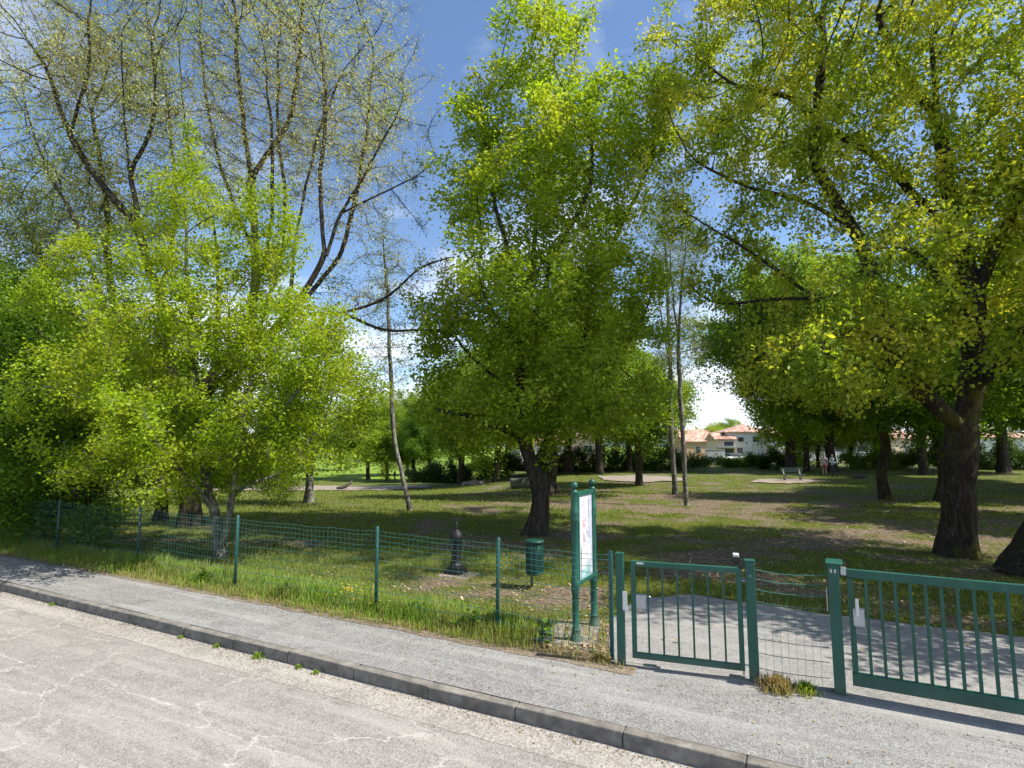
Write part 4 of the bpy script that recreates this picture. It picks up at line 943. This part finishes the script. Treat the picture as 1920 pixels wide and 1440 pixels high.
# slab and cover beside it
m = MB(); pts = [(.20, 7.2), (.98, 7.1), (1.2, 7.95), (.62, 8.05)]
bm_ = m.bm; lo = [bm_.verts.new((x, y, -.05)) for x, y in pts]; hi = [bm_.verts.new((x, y, .014)) for x, y in pts]
bm_.faces.new(hi); bm_.faces.new(lo[::-1])
for k in range(4): bm_.faces.new((lo[k], lo[(k+1) % 4], hi[(k+1) % 4], hi[k]))
tag(m.build('concrete_slab', M['slab']), 'worn grey concrete slab on the ground under the notice board', 'slab')
m = MB(); m.box((.33, 7.42, .02), (.34, .44, .045), sa-1.15+.0, bev=.005)
tag(m.build('ground_cover', M['cover']), 'dark square metal cover in the grass left of the notice board foot', 'ground cover')

# litter bin
b = near_base(997, 1100)
bn = thing('litter_bin', 'dark green ribbed round litter bin on a thin post behind the fence', 'litter bin', b, .3)
m = MB(); m.tube([(0, 0, -.1), (0, 0, .8)], .022, 10); m.build('post', M['bin_green'], bn, True)
R_, nn = .15, 24; m = MB(); m.tube([(0, -.16, .26), (0, -.16, .28), (0, -.16, .76)], [.12, R_-.008, R_-.004], 24); m.build('drum', M['bin_green'], bn, True)
m = MB()
for k in range(nn):
    t = 2*math.pi*k/nn; m.box((math.cos(t)*R_, -.16+math.sin(t)*R_, .52), (.006, .022, .46), t)
m.build('ribs', M['bin_green'], bn)
m = MB(); m.tube([(0, -.16, .755), (0, -.16, .79), (0, -.16, .80)], [R_+.014, R_+.014, R_+.004], 24); m.build('rim', M['bin_green'], bn, True)
m = MB(); m.tube([(0, -.16, .24), (0, -.16, .275)], [R_*.9, R_+.008], 24); m.build('base_ring', M['bin_green'], bn, True)

# cast-iron drinking fountain
b = near_base(855, 1076)
ft = thing('drinking_fountain', 'black cast-iron pillar drinking fountain with domed head and spike', 'drinking fountain', b, -.5)
m = MB(); m.box((0, 0, .02), (.34, .34, .10), bev=.01); m.box((0, 0, .10), (.27, .27, .07), bev=.012); m.build('plinth', M['iron'], ft)
m = MB(); m.lathe((0, 0, 0), [(.125, .13), (.12, .17), (.098, .20), (.092, .22), (.088, .55), (.094, .57), (.11, .585), (.11, .61)], 12); m.build('column', M['iron'], ft)
m = MB(); m.lathe((0, 0, 0), [(.10, .61), (.125, .625), (.135, .66), (.13, .70), (.11, .745), (.075, .785), (.04, .81), (.03, .83)], 20); hd = m.build('domed_head', M['iron'], ft, True)
m = MB(); m.lathe((0, 0, 0), [(.03, .825), (.036, .85), (.022, .87), (.028, .895), (.018, .92), (.006, .975)], 12); m.build('finial', M['iron'], hd, True)
m = MB(); m.tube([(0, -.09, .50), (0, -.16, .50), (0, -.17, .46)], .015, 8); m.build('spout', M['iron'], ft, True)
m = MB(); m.ball((-.10, 0, .52), .02, 1); m.build('push_button', M['steel'], ft, True)
m = MB(); m.box((b.x+.06, b.y-.1, b.z-.035), (.7, .52, .09), -.45, bev=.02); tag(m.build('concrete_slab', M['slab']), 'small worn concrete base under the black drinking fountain', 'slab')

# mossy block, sand heap, logs
b = near_base(978, 915)
m = MB(); m.box((0, 0, .28), (1.35, .8, .6), .05, bev=.09)
bmesh.ops.subdivide_edges(m.bm, edges=m.bm.edges[:], cuts=2, use_grid_fill=True)
for v in m.bm.verts: v.co += Vector((mn.noise(v.co*2), mn.noise(v.co*2+Vector((5, 0, 0))), mn.noise(v.co*2.4)))*.09
o = m.build('stone_block', M['stone_moss'], None, True); o.location = b; tag(o, 'large dark mossy stone block lying on the lawn left of the central trunk', 'stone block')
b = near_base(894, 908)
m = MB(); m.ball((0, 0, 0), 1.0, 4, (1.15, .8, .34), .35); o = m.build('sand_heap', M['sand'], None, True); o.location = b; tag(o, 'low pale heap of sand at the back of the lawn left of the stone block', 'sand heap')
b = near_base(640, 919)
lg = thing('carved_log', 'dark log raised at one end lying by the sandy path', 'log', b, .25)
m = MB(); m.tube([(-.35, 0, .14), (0, 0, .18), (.3, .02, .28), (.55, .05, .45), (.8, .08, .66)], [.10, .13, .13, .11, .07], 12); m.build('trunk', M['wood'], lg, True)
m = MB(); m.tube([(-.1, 0, -.05), (-.1, 0, .14)], .03, 8); m.build('support', M['wood'], lg, True)
m = MB(); m.tube([(.35, .04, -.05), (.3, .03, .22)], .03, 8); m.build('support', M['wood'], lg, True)

# benches
def bench(label, px, py, rz, wmat, group=None, s=1, src=None):
    b = near_base(px, py); t = thing('park_bench', label, 'bench', b, rz, group)
    m = MB()
    for k in range(3): m.box((0, -.05+.13*k-.13, .44), (1.65, .11, .035), bev=.006)
    m.build('seat', M[wmat], t)
    m = MB(); m.box((0, .2, .66), (1.65, .035, .13), bev=.006); m.box((0, .235, .82), (1.65, .035, .13), bev=.006); m.build('backrest', M[wmat], t)
    for x in (-.6, .6):
        m = MB(); m.box((x, -.12, .20), (.10, .10, .45), top=.8, bev=.01); m.box((x, .12, .20), (.10, .10, .45), top=.8, bev=.01); m.box((x, 0, .40), (.09, .4, .05)); m.beam((x, .14, .40), (x, .27, .86), .07, .06); m.build('leg', M['concrete'], t)
    return t
bench('dark green park bench on a sandy patch by the trunks on the right', 1488, 902, .15, 'bench_green')
bench('dark bench beyond the lawn under the right side of the bright young tree', 505, 919, -.1, 'wood')
b = near_base(1612, 898)
m = MB(); m.ball((0, 0, .12), .36, 3, (1.2, .8, .5), .6); o = m.build('tree_stump', M['wood'], None, True); o.location = b; tag(o, 'small dark stump on the lawn right of the two people', 'stump')

# ---------------------------------------------------------------- people
def skin_mesh(J, edges, rad, sub=2):
    me = bpy.data.meshes.new('person_tmp'); me.from_pydata([J[k] for k in J], [(list(J).index(a), list(J).index(b)) for a, b in edges], [])
    o = bpy.data.objects.new('person_tmp', me); C.objects.link(o)
    mod = o.modifiers.new('s', 'SKIN'); mod.use_smooth_shade = True
    me.skin_vertices.data if False else None
    for i, k in enumerate(J): me.skin_vertices[0].data[i].radius = rad[k] if isinstance(rad[k], tuple) else (rad[k], rad[k])
    me.skin_vertices[0].data[0].use_root = True
    ss = o.modifiers.new('u', 'SUBSURF'); ss.levels = sub; ss.render_levels = sub
    dg = bpy.context.evaluated_depsgraph_get(); out = bpy.data.meshes.new_from_object(o.evaluated_get(dg))
    bpy.data.objects.remove(o); return out
def person(label, base, rz, pose, shirt, trousers, hair, legs_bare=False, s=1.0, hold=None, group=None):
    st = {'walk': (.26, -.20), 'stand': (.05, -.03)}[pose]
    J = {'pelvis': (0, 0, .92), 'waist': (0, 0, 1.08), 'chest': (0, -.01, 1.30), 'neck': (0, -.01, 1.45), 'head0': (0, -.02, 1.54), 'head': (0, -.03, 1.62), 'top': (0, -.02, 1.72)}
    e = [('pelvis', 'waist'), ('waist', 'chest'), ('chest', 'neck'), ('neck', 'head0'), ('head0', 'head'), ('head', 'top')]
    r = {'pelvis': (.15, .11), 'waist': (.125, .09), 'chest': (.16, .105), 'neck': .05, 'head0': .06, 'head': (.075, .092), 'top': .055}
    for sg, sy in ((-1, st[0]), (1, st[1])):
        n = 'LR'[sg > 0]; arm = -sy
        for k, p, q in (('hip', (sg*.09, 0, .86), .09), ('knee', (sg*.10, -sy*.5-.02, .48), .055), ('ankle', (sg*.10, -sy, .09), .038), ('toe', (sg*.11, -sy-.15, .03), .035),
                        ('sh', (sg*.18, 0, 1.40), .055), ('elb', (sg*.24, -arm*.45+.03, 1.13), .04), ('wr', (sg*.23, -arm*.9-.10 if hold is None else -.30, .90 if hold is None else 1.08), .027),
                        ('palm', (sg*.225, -arm*.95-.14 if hold is None else -.37, .83 if hold is None else 1.07), (.018, .034))):
            J[k+n] = p; r[k+n] = q
        e += [('pelvis', 'hip'+n), ('hip'+n, 'knee'+n), ('knee'+n, 'ankle'+n), ('ankle'+n, 'toe'+n), ('chest', 'sh'+n), ('sh'+n, 'elb'+n), ('elb'+n, 'wr'+n), ('wr'+n, 'palm'+n)]
        px_, py_, pz_ = J['palm'+n]
        for f in range(5):
            off = (f-1.5)*.018 if f < 4 else -.03
            dz = -.075 if f < 4 else -.04; k = 'f%d%s' % (f, n)
            J[k] = (px_ - sg*.01*f, py_ + off - (.02 if f == 4 else .01), pz_+dz*(1 if hold is None else .5)); r[k] = .008; e.append(('palm'+n, k))
    me = skin_mesh(J, e, r)
    t = link('person', me, None, True); t.location = base; t.rotation_euler.z = rz; t.scale = (s, s, s)
    tag(t, label, 'person', group); me.materials.clear(); me.materials.append(M['skin'])
    def cloth(nm, test, mat, off):
        bm = bmesh.new(); bm.from_mesh(me); bm.normal_update()
        bmesh.ops.delete(bm, geom=[f for f in bm.faces if not test(f.calc_center_median())], context='FACES')
        for v in bm.verts: v.co += v.normal*off
        m2 = bpy.data.meshes.new(nm); bm.to_mesh(m2); bm.free(); m2.materials.append(mat); return link(nm, m2, t, True)
    cloth('shirt', lambda c: .90 < c.z < 1.46 and not (abs(c.x) > .19 and c.z < (1.2 if legs_bare else .98)), shirt, .014)
    cloth('trousers', lambda c: (.55 if legs_bare else .10) < c.z < .99 and abs(c.x) < .205, trousers, .011)
    cloth('hair', lambda c: c.z > 1.57 and (c.y > -.045 or c.z > 1.69), hair, .012)
    cloth('shoes', lambda c: c.z < .09, M['black'], .008)
    m = MB(); m.ball((-.03, -.118, 1.635), .010, 1); m.ball((.03, -.118, 1.635), .010, 1); m.build('eyes', M['black'], t)
    return t
def clothm(nm, c): M[nm] = simple(nm, c, .85)
clothm('cloth_dark', (.03, .03, .035)); clothm('cloth_sage', (.34, .40, .38)); clothm('cloth_pink', (.62, .42, .42)); clothm('cloth_red', (.42, .12, .08)); clothm('cloth_grey', (.16, .16, .18))
clothm('hair_brown', (.05, .03, .02)); clothm('hair_grey', (.4, .38, .36))
b = near_base(1562, 894)
person('person in a grey-green top and dark trousers standing by a tree beyond the park bench', b, .5, 'stand', M['cloth_sage'], M['cloth_dark'], M['hair_grey'], hold=1)
b = near_base(1547, 892)
person('person in a pale pink top and red shorts, standing left of the person in grey-green', b, -.6, 'stand', M['cloth_pink'], M['cloth_red'], M['hair_brown'], True, .97)
b = near_base(740, 905)
person('person in dark clothes walking beyond the leaning birch', b, 1.4, 'walk', M['cloth_dark'], M['cloth_dark'], M['hair_brown'], s=1.0)
b = near_base(819, 904)
person('person in a dark grey top beside the reddish leaning trunk', b, .4, 'stand', M['cloth_grey'], M['cloth_dark'], M['hair_brown'])

# ---------------------------------------------------------------- houses beyond the hedge
def house(label, x, y, w, d, h, rz, wall, wins=(), doors=(), roof='gable', rh=1.6, over=.4, chimney=None, garage=None, group=None):
    t = thing('house', label, 'house', (x, y, hgt(x, y)-.05), rz)
    m = MB(); m.box((0, 0, h/2), (w, d, h)); wl_ = m.build('wall', M[wall], t)
    bm = bmesh.new(); a, bb = w/2+over, d/2+over
    in_ = (a-bb*.8) if roof == 'hip' else a
    lo = [(-a, -bb, h), (a, -bb, h), (a, bb, h), (-a, bb, h)]; lo2 = [(x_, y_, z_+.16) for x_, y_, z_ in lo]
    v = [bm.verts.new(p) for p in lo + lo2 + [(-in_, 0, h+rh), (in_, 0, h+rh)]]
    for f in ((0, 3, 2, 1), (0, 1, 5, 4), (1, 2, 6, 5), (2, 3, 7, 6), (3, 0, 4, 7), (4, 5, 9, 8), (6, 7, 8, 9), (5, 6, 9), (7, 4, 8)): bm.faces.new([v[i] for i in f])
    me = bpy.data.meshes.new('roof'); bm.to_mesh(me); bm.free(); me.materials.append(M['roof_tile']); rf = link('roof', me, t)
    if chimney: m = MB(); m.box((chimney, .5, h+rh+.2), (.6, .6, 1.3), bev=.02); m.build('chimney', M[wall], rf)
    for wx, wz, ww, wh in wins:
        m = MB(); m.box((wx, -d/2-.03, wz), (ww+.16, .08, wh+.16)); fr = m.build('window', M['wall_white'], t)
        m = MB(); m.box((wx, -d/2-.075, wz), (ww, .02, wh)); m.build('pane', M['dark_window'], fr)
    for wx, ww, wh in doors:
        m = MB(); m.box((wx, -d/2-.03, wh/2+.05), (ww, .07, wh), bev=.01); m.build('door', M['garage'], t)
    return t
def hx(px, Y): return (px-960)/FPX*Y
YH = 92
h1 = house('white two-storey house with tiled roof seen right of the slim birches', hx(1412, YH), YH+5, 7.2, 9, 4.6, -.12, 'wall_white', [(-1.4, 3.5, .9, .7), (1.0, 3.5, 1.0, .8), (3.0, 1.4, .8, 1.0)], [(-1.6, .9, 2.1)], 'hip', 1.5)
h2 = house('cream garage wing with dark door left of the white two-storey house', hx(1361, YH), YH+3, 2.9, 7, 3.4, -.12, 'wall_cream', [(.5, 2.75, 1.5, .7)], [(.2, 1.9, 1.9)], 'gable', 1.2, .3)
m = MB(); m.box((.3, -4.0, 2.2), (3.6, 1.2, .14)); m.build('canopy', M['wall_grey'], h2)
house('farthest red-roofed house above the hedge between birch and white house', hx(1305, 135), 138, 9, 8, 4.6, .2, 'wall_ochre', [(-2, 2.5, 1, 1), (1.5, 2.5, 1, 1)], [], 'gable', 1.8)
house('low ochre house with dark opening left of the cream garage wing', hx(1322, 112), 115, 9.5, 8, 3.2, .1, 'wall_ochre', [(-2.5, 1.8, 1, 1.1)], [(2.6, 1.4, 2.0)], 'gable', 1.6)
house('white house with red roof hidden behind the trunk beyond the park bench', hx(1500, 88), 92, 8, 8, 3.8, .05, 'wall_white', [(-2, 2.0, 1, 1), (1.8, 2.0, 1.2, 1)], [(0, .9, 2)], 'gable', 1.6)
house('white house with dark windows behind the two people', hx(1585, 86), 90, 8.5, 8, 3.4, -.05, 'wall_white', [(-1, 1.9, 1.2, 1), (2.4, 1.9, 1.4, 1)], [], 'hip', 1.5)
house('house with tan roof half hidden by leaves left of the massive oak', hx(1690, 92), 97, 10, 8, 3.6, .1, 'wall_cream', [(-3, 2, 1.2, 1), (1, 2, 1.2, 1)], [], 'hip', 1.7)
house('pale house glimpsed through leaves at the right edge behind the massive oak', hx(1880, 90), 95, 11, 8, 3.6, -.1, 'wall_white', [(-3, 2, 1.2, 1), (1, 2, 1.2, 1)], [], 'hip', 1.7)
house('white house with red roof glimpsed behind the central trunk', hx(1012, 84), 90, 8, 8, 3.2, .1, 'wall_white', [(-2, 1.9, 1, 1), (2, 1.9, 1, 1)], [], 'gable', 1.5)
house('cream house with red roof glimpsed just right of the central trunk', hx(1085, 86), 92, 8.5, 8, 3.6, -.1, 'wall_cream', [(-2, 1.9, 1, 1), (2, 1.9, 1.2, 1)], [], 'gable', 1.5)
wx0, wx1 = hx(1500, 84), hx(1655, 84)
m = MB(); m.box(((wx0+wx1)/2, 84, .6), (wx1-wx0, .2, 1.5)); m.box(((wx0+wx1)/2, 84, 1.38), (wx1-wx0+.1, .28, .08)); tag(m.build('boundary_wall', M['wall_white']), 'low white boundary wall in front of the houses right of the two people', 'wall')
m = MB(); gx0, gx1 = hx(1320, 80), hx(1356, 80); m.box(((gx0+gx1)/2, 80, .8), (gx1-gx0, .2, 1.9)); m.box(((gx0+gx1)/2, 80, 1.8), (gx1-gx0+.1, .3, .08)); tag(m.build('boundary_wall', M['wall_grey']), 'grey garden wall left of the cream garage wing', 'wall')
# car
cx0 = hx(1372, 80); car = thing('parked_car', 'white parked car mostly hidden behind the bushes in front of the white house', 'car', (cx0, 80, 0), .1)
m = MB(); m.box((0, 0, .55), (3.9, 1.65, .6), bev=.18, top=.97); m.build('body', M['wall_white'], car, True)
m = MB(); m.box((.1, 0, 1.08), (2.3, 1.45, .5), bev=.14, top=.74); m.build('cabin', M['dark_window'], car, True)
for x in (-1.2, 1.2):
    for y in (-.78, .78):
        m = MB(); m.tube([(x, y-.1, .3), (x, y+.1, .3)], .3, 16); m.build('wheel', M['black'], car)

# ---------------------------------------------------------------- grass, weeds, flowers
def blades(name, pts, hs, mat, seed, w=.006, lean=.45):
    rng = np.random.default_rng(seed); n = len(pts); B = np.array(pts); h = np.array(hs)[:, None]
    t = rng.random(n)*6.283; sd = np.stack([np.cos(t), np.sin(t), np.zeros(n)], 1); ld = np.stack([np.cos(t*1.7+1), np.sin(t*1.7+1), np.zeros(n)], 1)
    k = lean*rng.random((n, 1)); ww = w*(.6+.8*rng.random((n, 1)))
    m1 = B + ld*h*k*.35 + np.array([0, 0, .6])*h; tp = B + ld*h*k + np.array([0, 0, 1])*h*(1-.3*k)
    V = np.stack([B-sd*ww, B+sd*ww, m1+sd*ww*.7, m1-sd*ww*.7, tp], 1).reshape(-1, 3); i = np.arange(n)*5
    me = np_mesh(name, V, [np.stack([i, i+1, i+2, i+3], 1), np.stack([i+3, i+2, i+4], 1)], M[mat] if isinstance(mat, str) else mat)
    return link(name, me)
def inpath(x, y):
    c = False; n = len(bmp)
    for i in range(n):
        x1, y1 = bmp[i]; x2, y2 = bmp[(i+1) % n]
        if (y1 > y) != (y2 > y) and x < (x2-x1)*(y-y1)/(y2-y1)+x1: c = not c
    return c
rr = random.Random(77)
tall, th, dry, dh = [], [], [], []
while len(tall) < 26000:
    a = rr.uniform(-17, 2.6); d = rr.gauss(1.85, .38)
    if d < 1.2: continue
    p = road(a, d); k = .5 + .5*mn.noise(Vector((a*.9, d*1.5, 3))) ; k2 = mn.noise(Vector((a*2.2, d*2, 13)))
    if rr.random() > .35 + k*.9 or inpath(p.x, p.y): continue
    if a > .95 and rr.random() < .93: continue
    h = (.08 + .33*k*max(0, 1-abs(d-1.85)/.9) + .08*k2)*rr.uniform(.6, 1.3)
    (tall if rr.random() < .86 else dry).append((p.x, p.y, hgt(p.x, p.y)-.005)); (th if len(tall) > len(th) else dh).append(max(.04, h))
tag(blades('tall_grass', tall, th, 'grass', 5, .0055), kind='stuff')
edge, eh = [], []
while len(edge) < 9000:
    a = rr.uniform(-17, 2.8); d = 1.30 + abs(rr.gauss(0, .13)) + .08*mn.noise(Vector((a*.9, 4, 0)))
    p = road(a, d)
    if inpath(p.x, p.y): continue
    edge.append((p.x, p.y, hgt(p.x, p.y))); eh.append(rr.uniform(.02, .10))
tag(blades('dry_grass', dry+edge, dh+eh, 'dry_grass', 6, .005, .9), kind='stuff')
lawn, lh = [], []
while len(lawn) < 150000:
    y = 6.6 + 14*rr.random()**1.3; x = rr.uniform(-1.0, .95)*(y+1)
    d = (x-K0.x)*N.x + (y-K0.y)*N.y
    if d < 1.7 or inpath(x, y) or (.05 < x < 1.35 and y < 8.15): continue
    b_ = bare(x, y)
    if b_ > .58 or rr.random() < (b_-.3)*2.2: continue
    lawn.append((x, y, hgt(x, y)-.004)); lh.append(rr.uniform(.02, .075)*(1.3-b_))
tag(blades('lawn_grass', lawn, lh, 'lawn_blade', 9, .0055, .8), kind='stuff')
far, fh = [], []
while len(far) < 60000:
    y = 19 + 26*rr.random()**1.2; x = rr.uniform(-1, .95)*(y+1); b_ = bare(x, y)
    if b_ > .62 or rr.random() < (b_-.3)*2.4: continue
    far.append((x, y, hgt(x, y)-.006)); fh.append(rr.uniform(.04, .12)*(1.3-b_))
tag(blades('lawn_grass', far, fh, 'lawn_blade', 10, .013, .8), kind='stuff')
# fallen leaves on bare ground
n_ = 13000; lp = []
while len(lp) < n_:
    y = 6.6 + 22*rr.random()**1.2; x = rr.uniform(-1, 1)*(y+1); d = (x-K0.x)*N.x + (y-K0.y)*N.y
    if d < 1.5 or rr.random() > bare(x, y)*1.3 or (inpath(x, y) and rr.random() < .94): continue
    lp.append((x, y, (.03 if inpath(x, y) else hgt(x, y)+.008)))
rng = np.random.default_rng(4); B = np.array(lp); t = rng.random(n_)*6.28; s_ = (.014+.026*rng.random(n_))[:, None]
a_ = np.stack([np.cos(t), np.sin(t), rng.normal(size=n_)*.3], 1)*s_; b_ = np.stack([-np.sin(t), np.cos(t), rng.normal(size=n_)*.3], 1)*s_*.6
M['litter'] = leafmat('litter', (.16, .10, .05), (.36, .26, .15), (.25, .22, .08), .15)
tag(link('fallen_leaves', np_mesh('fallen_leaves', np.stack([B-a_, B-b_, B+a_, B+b_], 1).reshape(-1, 3)+np.array([0, 0, .012]), np.arange(n_*4).reshape(-1, 4), M['litter'])), kind='stuff')
# loose stones along the pavement
st = MB(); rr = random.Random(12)
V, F = [], []
for k in range(5200):
    a = rr.uniform(-14, 9); d = rr.choice((rr.uniform(.18, 1.3), abs(rr.gauss(0, .12))+.18, 1.3-abs(rr.gauss(0, .12)))); p = road(a, d, .014); r = rr.uniform(.005, .014)
    i = len(V); t0 = rr.random()*6
    for j in range(4): V.append((p.x+math.cos(t0+j*1.57)*r*rr.uniform(.7, 1.3), p.y+math.sin(t0+j*1.57)*r*rr.uniform(.7, 1.3), p.z))
    V.append((p.x, p.y, p.z+r*.7))
    F += [(i+j, i+(j+1) % 4, i+4) for j in range(4)]
tag(link('loose_gravel', np_mesh('loose_gravel', V, np.array(F), M['gravel'])), kind='stuff')
def tuft(name, label, cat, x, y, z, n, r, h, mat, seed, group=None, w=.006, lean=1.0):
    rr = random.Random(seed); pts = []; hs = []
    for _ in range(n):
        a = rr.random()*6.28; q = abs(rr.gauss(0, r*.5)); pts.append((math.cos(a)*q, math.sin(a)*q, 0)); hs.append(h*rr.uniform(.4, 1.1)*(1-.4*q/r))
    o = blades(name, pts, hs, mat, seed, w, lean); o.location = (x, y, z); return tag(o, label, cat, group)
# grit and bits in the gutter and on the pavement
V, F = [], []; rr = random.Random(21)
for k in range(2600):
    a = rr.uniform(-13, 6); d = -abs(rr.gauss(0, .07))-.01 if rr.random() < .7 else rr.uniform(-2.5, -.1)
    z = -.117 if d > -.35 else -.12
    p = road(a, d, z+.001); r = rr.uniform(.004, .011); i = len(V); t0 = rr.random()*6
    for j in range(4): V.append((p.x+math.cos(t0+j*1.57)*r*rr.uniform(.6, 1.4), p.y+math.sin(t0+j*1.57)*r*rr.uniform(.6, 1.4), p.z))
    V.append((p.x, p.y, p.z+r*.8)); F += [(i+j, i+(j+1) % 4, i+4) for j in range(4)]
tag(link('gutter_grit', np_mesh('gutter_grit', V, np.array(F), M['soil'])), kind='stuff')
V = []; rr = random.Random(22)
for k in range(700):
    a = rr.uniform(-13, 5); d = rr.choice((-abs(rr.gauss(0, .12))-.02, 1.2-abs(rr.gauss(0, .2)), rr.uniform(.2, 1.2))); z = -.112 if d < 0 else .02
    p = road(a, d, z); r = rr.uniform(.008, .02); t0 = rr.random()*6
    for j, q in enumerate((1, .5, 1, .5)): V.append((p.x+math.cos(t0+j*1.57)*r*q, p.y+math.sin(t0+j*1.57)*r*q, p.z+rr.uniform(0, .008)))
tag(link('leaf_scraps', np_mesh('leaf_scraps', V, np.arange(len(V)).reshape(-1, 4), M['litter'])), kind='stuff')
# weeds at the kerb and the gates
wl_ = [((128, 1128), 'small weed tuft in the gutter, leftmost along the kerb', .07, .05), ((350, 1192), 'tiny weed in the gutter below the white chip on the kerb', .05, .04), ((487, 1232), 'bigger leafy weed in the gutter where two kerb stones meet', .10, .09),
       ((560, 1252), 'small bright weed in the gutter, third from the right end of the kerb', .05, .05), ((592, 1263), 'small bright weed in the gutter, rightmost along the kerb', .05, .05), ((425, 1207), 'weed sprouting from the broken kerb joint', .05, .06)]
for i, ((px, py), lab, r, h) in enumerate(wl_):
    d = ray(px, py); t = (-.113-CAMH)/d.z; p = Vector((0, 0, CAMH)) + d*t
    dd = (p-K0).dot(N); p = p - N*max(0, dd+.045)
    tuft('weed', lab, 'weed', p.x, p.y, -.113, 90, r, h, 'grass', 300+i, 'weeds in the gutter along the kerb')
tuft('weed', 'yellowish weed clump at the foot of the post between the gates', 'weed', 2.62, 5.86, .015, 700, .22, .17, 'dry_grass', 311, lean=.8)
tuft('weed', 'green weed clump beside the mesh between the gates', 'weed', 2.86, 5.80, .015, 260, .14, .13, 'grass', 312, lean=.9)
rb = random.Random(91)
for i, (px, py, lab) in enumerate([(255, 1072, 'broad-leaved weed at the foot of the second fence post from the left'), (380, 1098, 'broad-leaved weed on the grass edge left of the flower clump'), (540, 1118, 'broad-leaved weed clump midway between two fence posts'), (782, 1160, 'broad-leaved weed on the grass edge below the drinking fountain'), (890, 1182, 'broad-leaved weed just left of the fence post by the litter bin'), (1020, 1212, 'low dark weed in front of the dark ground cover')]):
    b = near_base(px, py); t0 = []; V = []
    for k in range(60 if i < 5 else 22):
        a = rb.random()*6.28; q = abs(rb.gauss(0, .13)); h = rb.uniform(.06, .26)*(1.2-q*2.5); L = rb.uniform(.05, .11); a2 = rb.random()*6.28
        c = Vector((math.cos(a)*q, math.sin(a)*q, max(.01, h))); dd = Vector((math.cos(a2), math.sin(a2), rb.uniform(-.2, .5)))*L; ss = Vector((-math.sin(a2), math.cos(a2), 0))*L*.42
        V += [tuple(c), tuple(c+dd*.5+ss), tuple(c+dd), tuple(c+dd*.5-ss)]
    o = link('weed', np_mesh('weed', V, np.arange(len(V)).reshape(-1, 4), M['leaf_dark'])); o.location = b; tag(o, lab, 'weed', 'broad-leaved weeds along the grass edge')
tuft('grass_tuft', 'dark green tuft of grass beside the dark ground cover', 'grass tuft', -.02, 7.62, 0, 900, .30, .24, 'grass', 313)
tuft('weed', 'sparse weeds at the foot of the thin post left of the narrow gate', 'weed', 1.0, 6.62, .0, 260, .16, .12, 'dry_grass', 314)
for i, (px, py, lab, n) in enumerate([(655, 1128, 'clump of yellow flowers in the grass strip left of a fence post', 26), (713, 1150, 'few yellow flowers at the foot of the fence post right of the flower clump', 5), (852, 1168, 'single pale yellow flower at the grass edge below the fountain', 2)]):
    b = near_base(px, py); t = thing('flower_clump', lab, 'flowers', b); rr = random.Random(500+i); m = MB(); f = MB()
    for k in range(n):
        x, y, h = rr.gauss(0, .16), rr.gauss(0, .09), rr.uniform(.12, .26)
        q = (x+rr.uniform(-.03, .03), y, h); m.tube([(x, y, 0), q], .002, 3)
        for j in range(5):
            a = j*1.256; f.quad([q, (q[0]+math.cos(a-.5)*.014, q[1]+math.sin(a-.5)*.014, h+.006), (q[0]+math.cos(a)*.02, q[1]+math.sin(a)*.02, h+.008), (q[0]+math.cos(a+.5)*.014, q[1]+math.sin(a+.5)*.014, h+.006)])
    m.build('stems', M['stem'], t); f.build('blossoms', M['flower'], t)
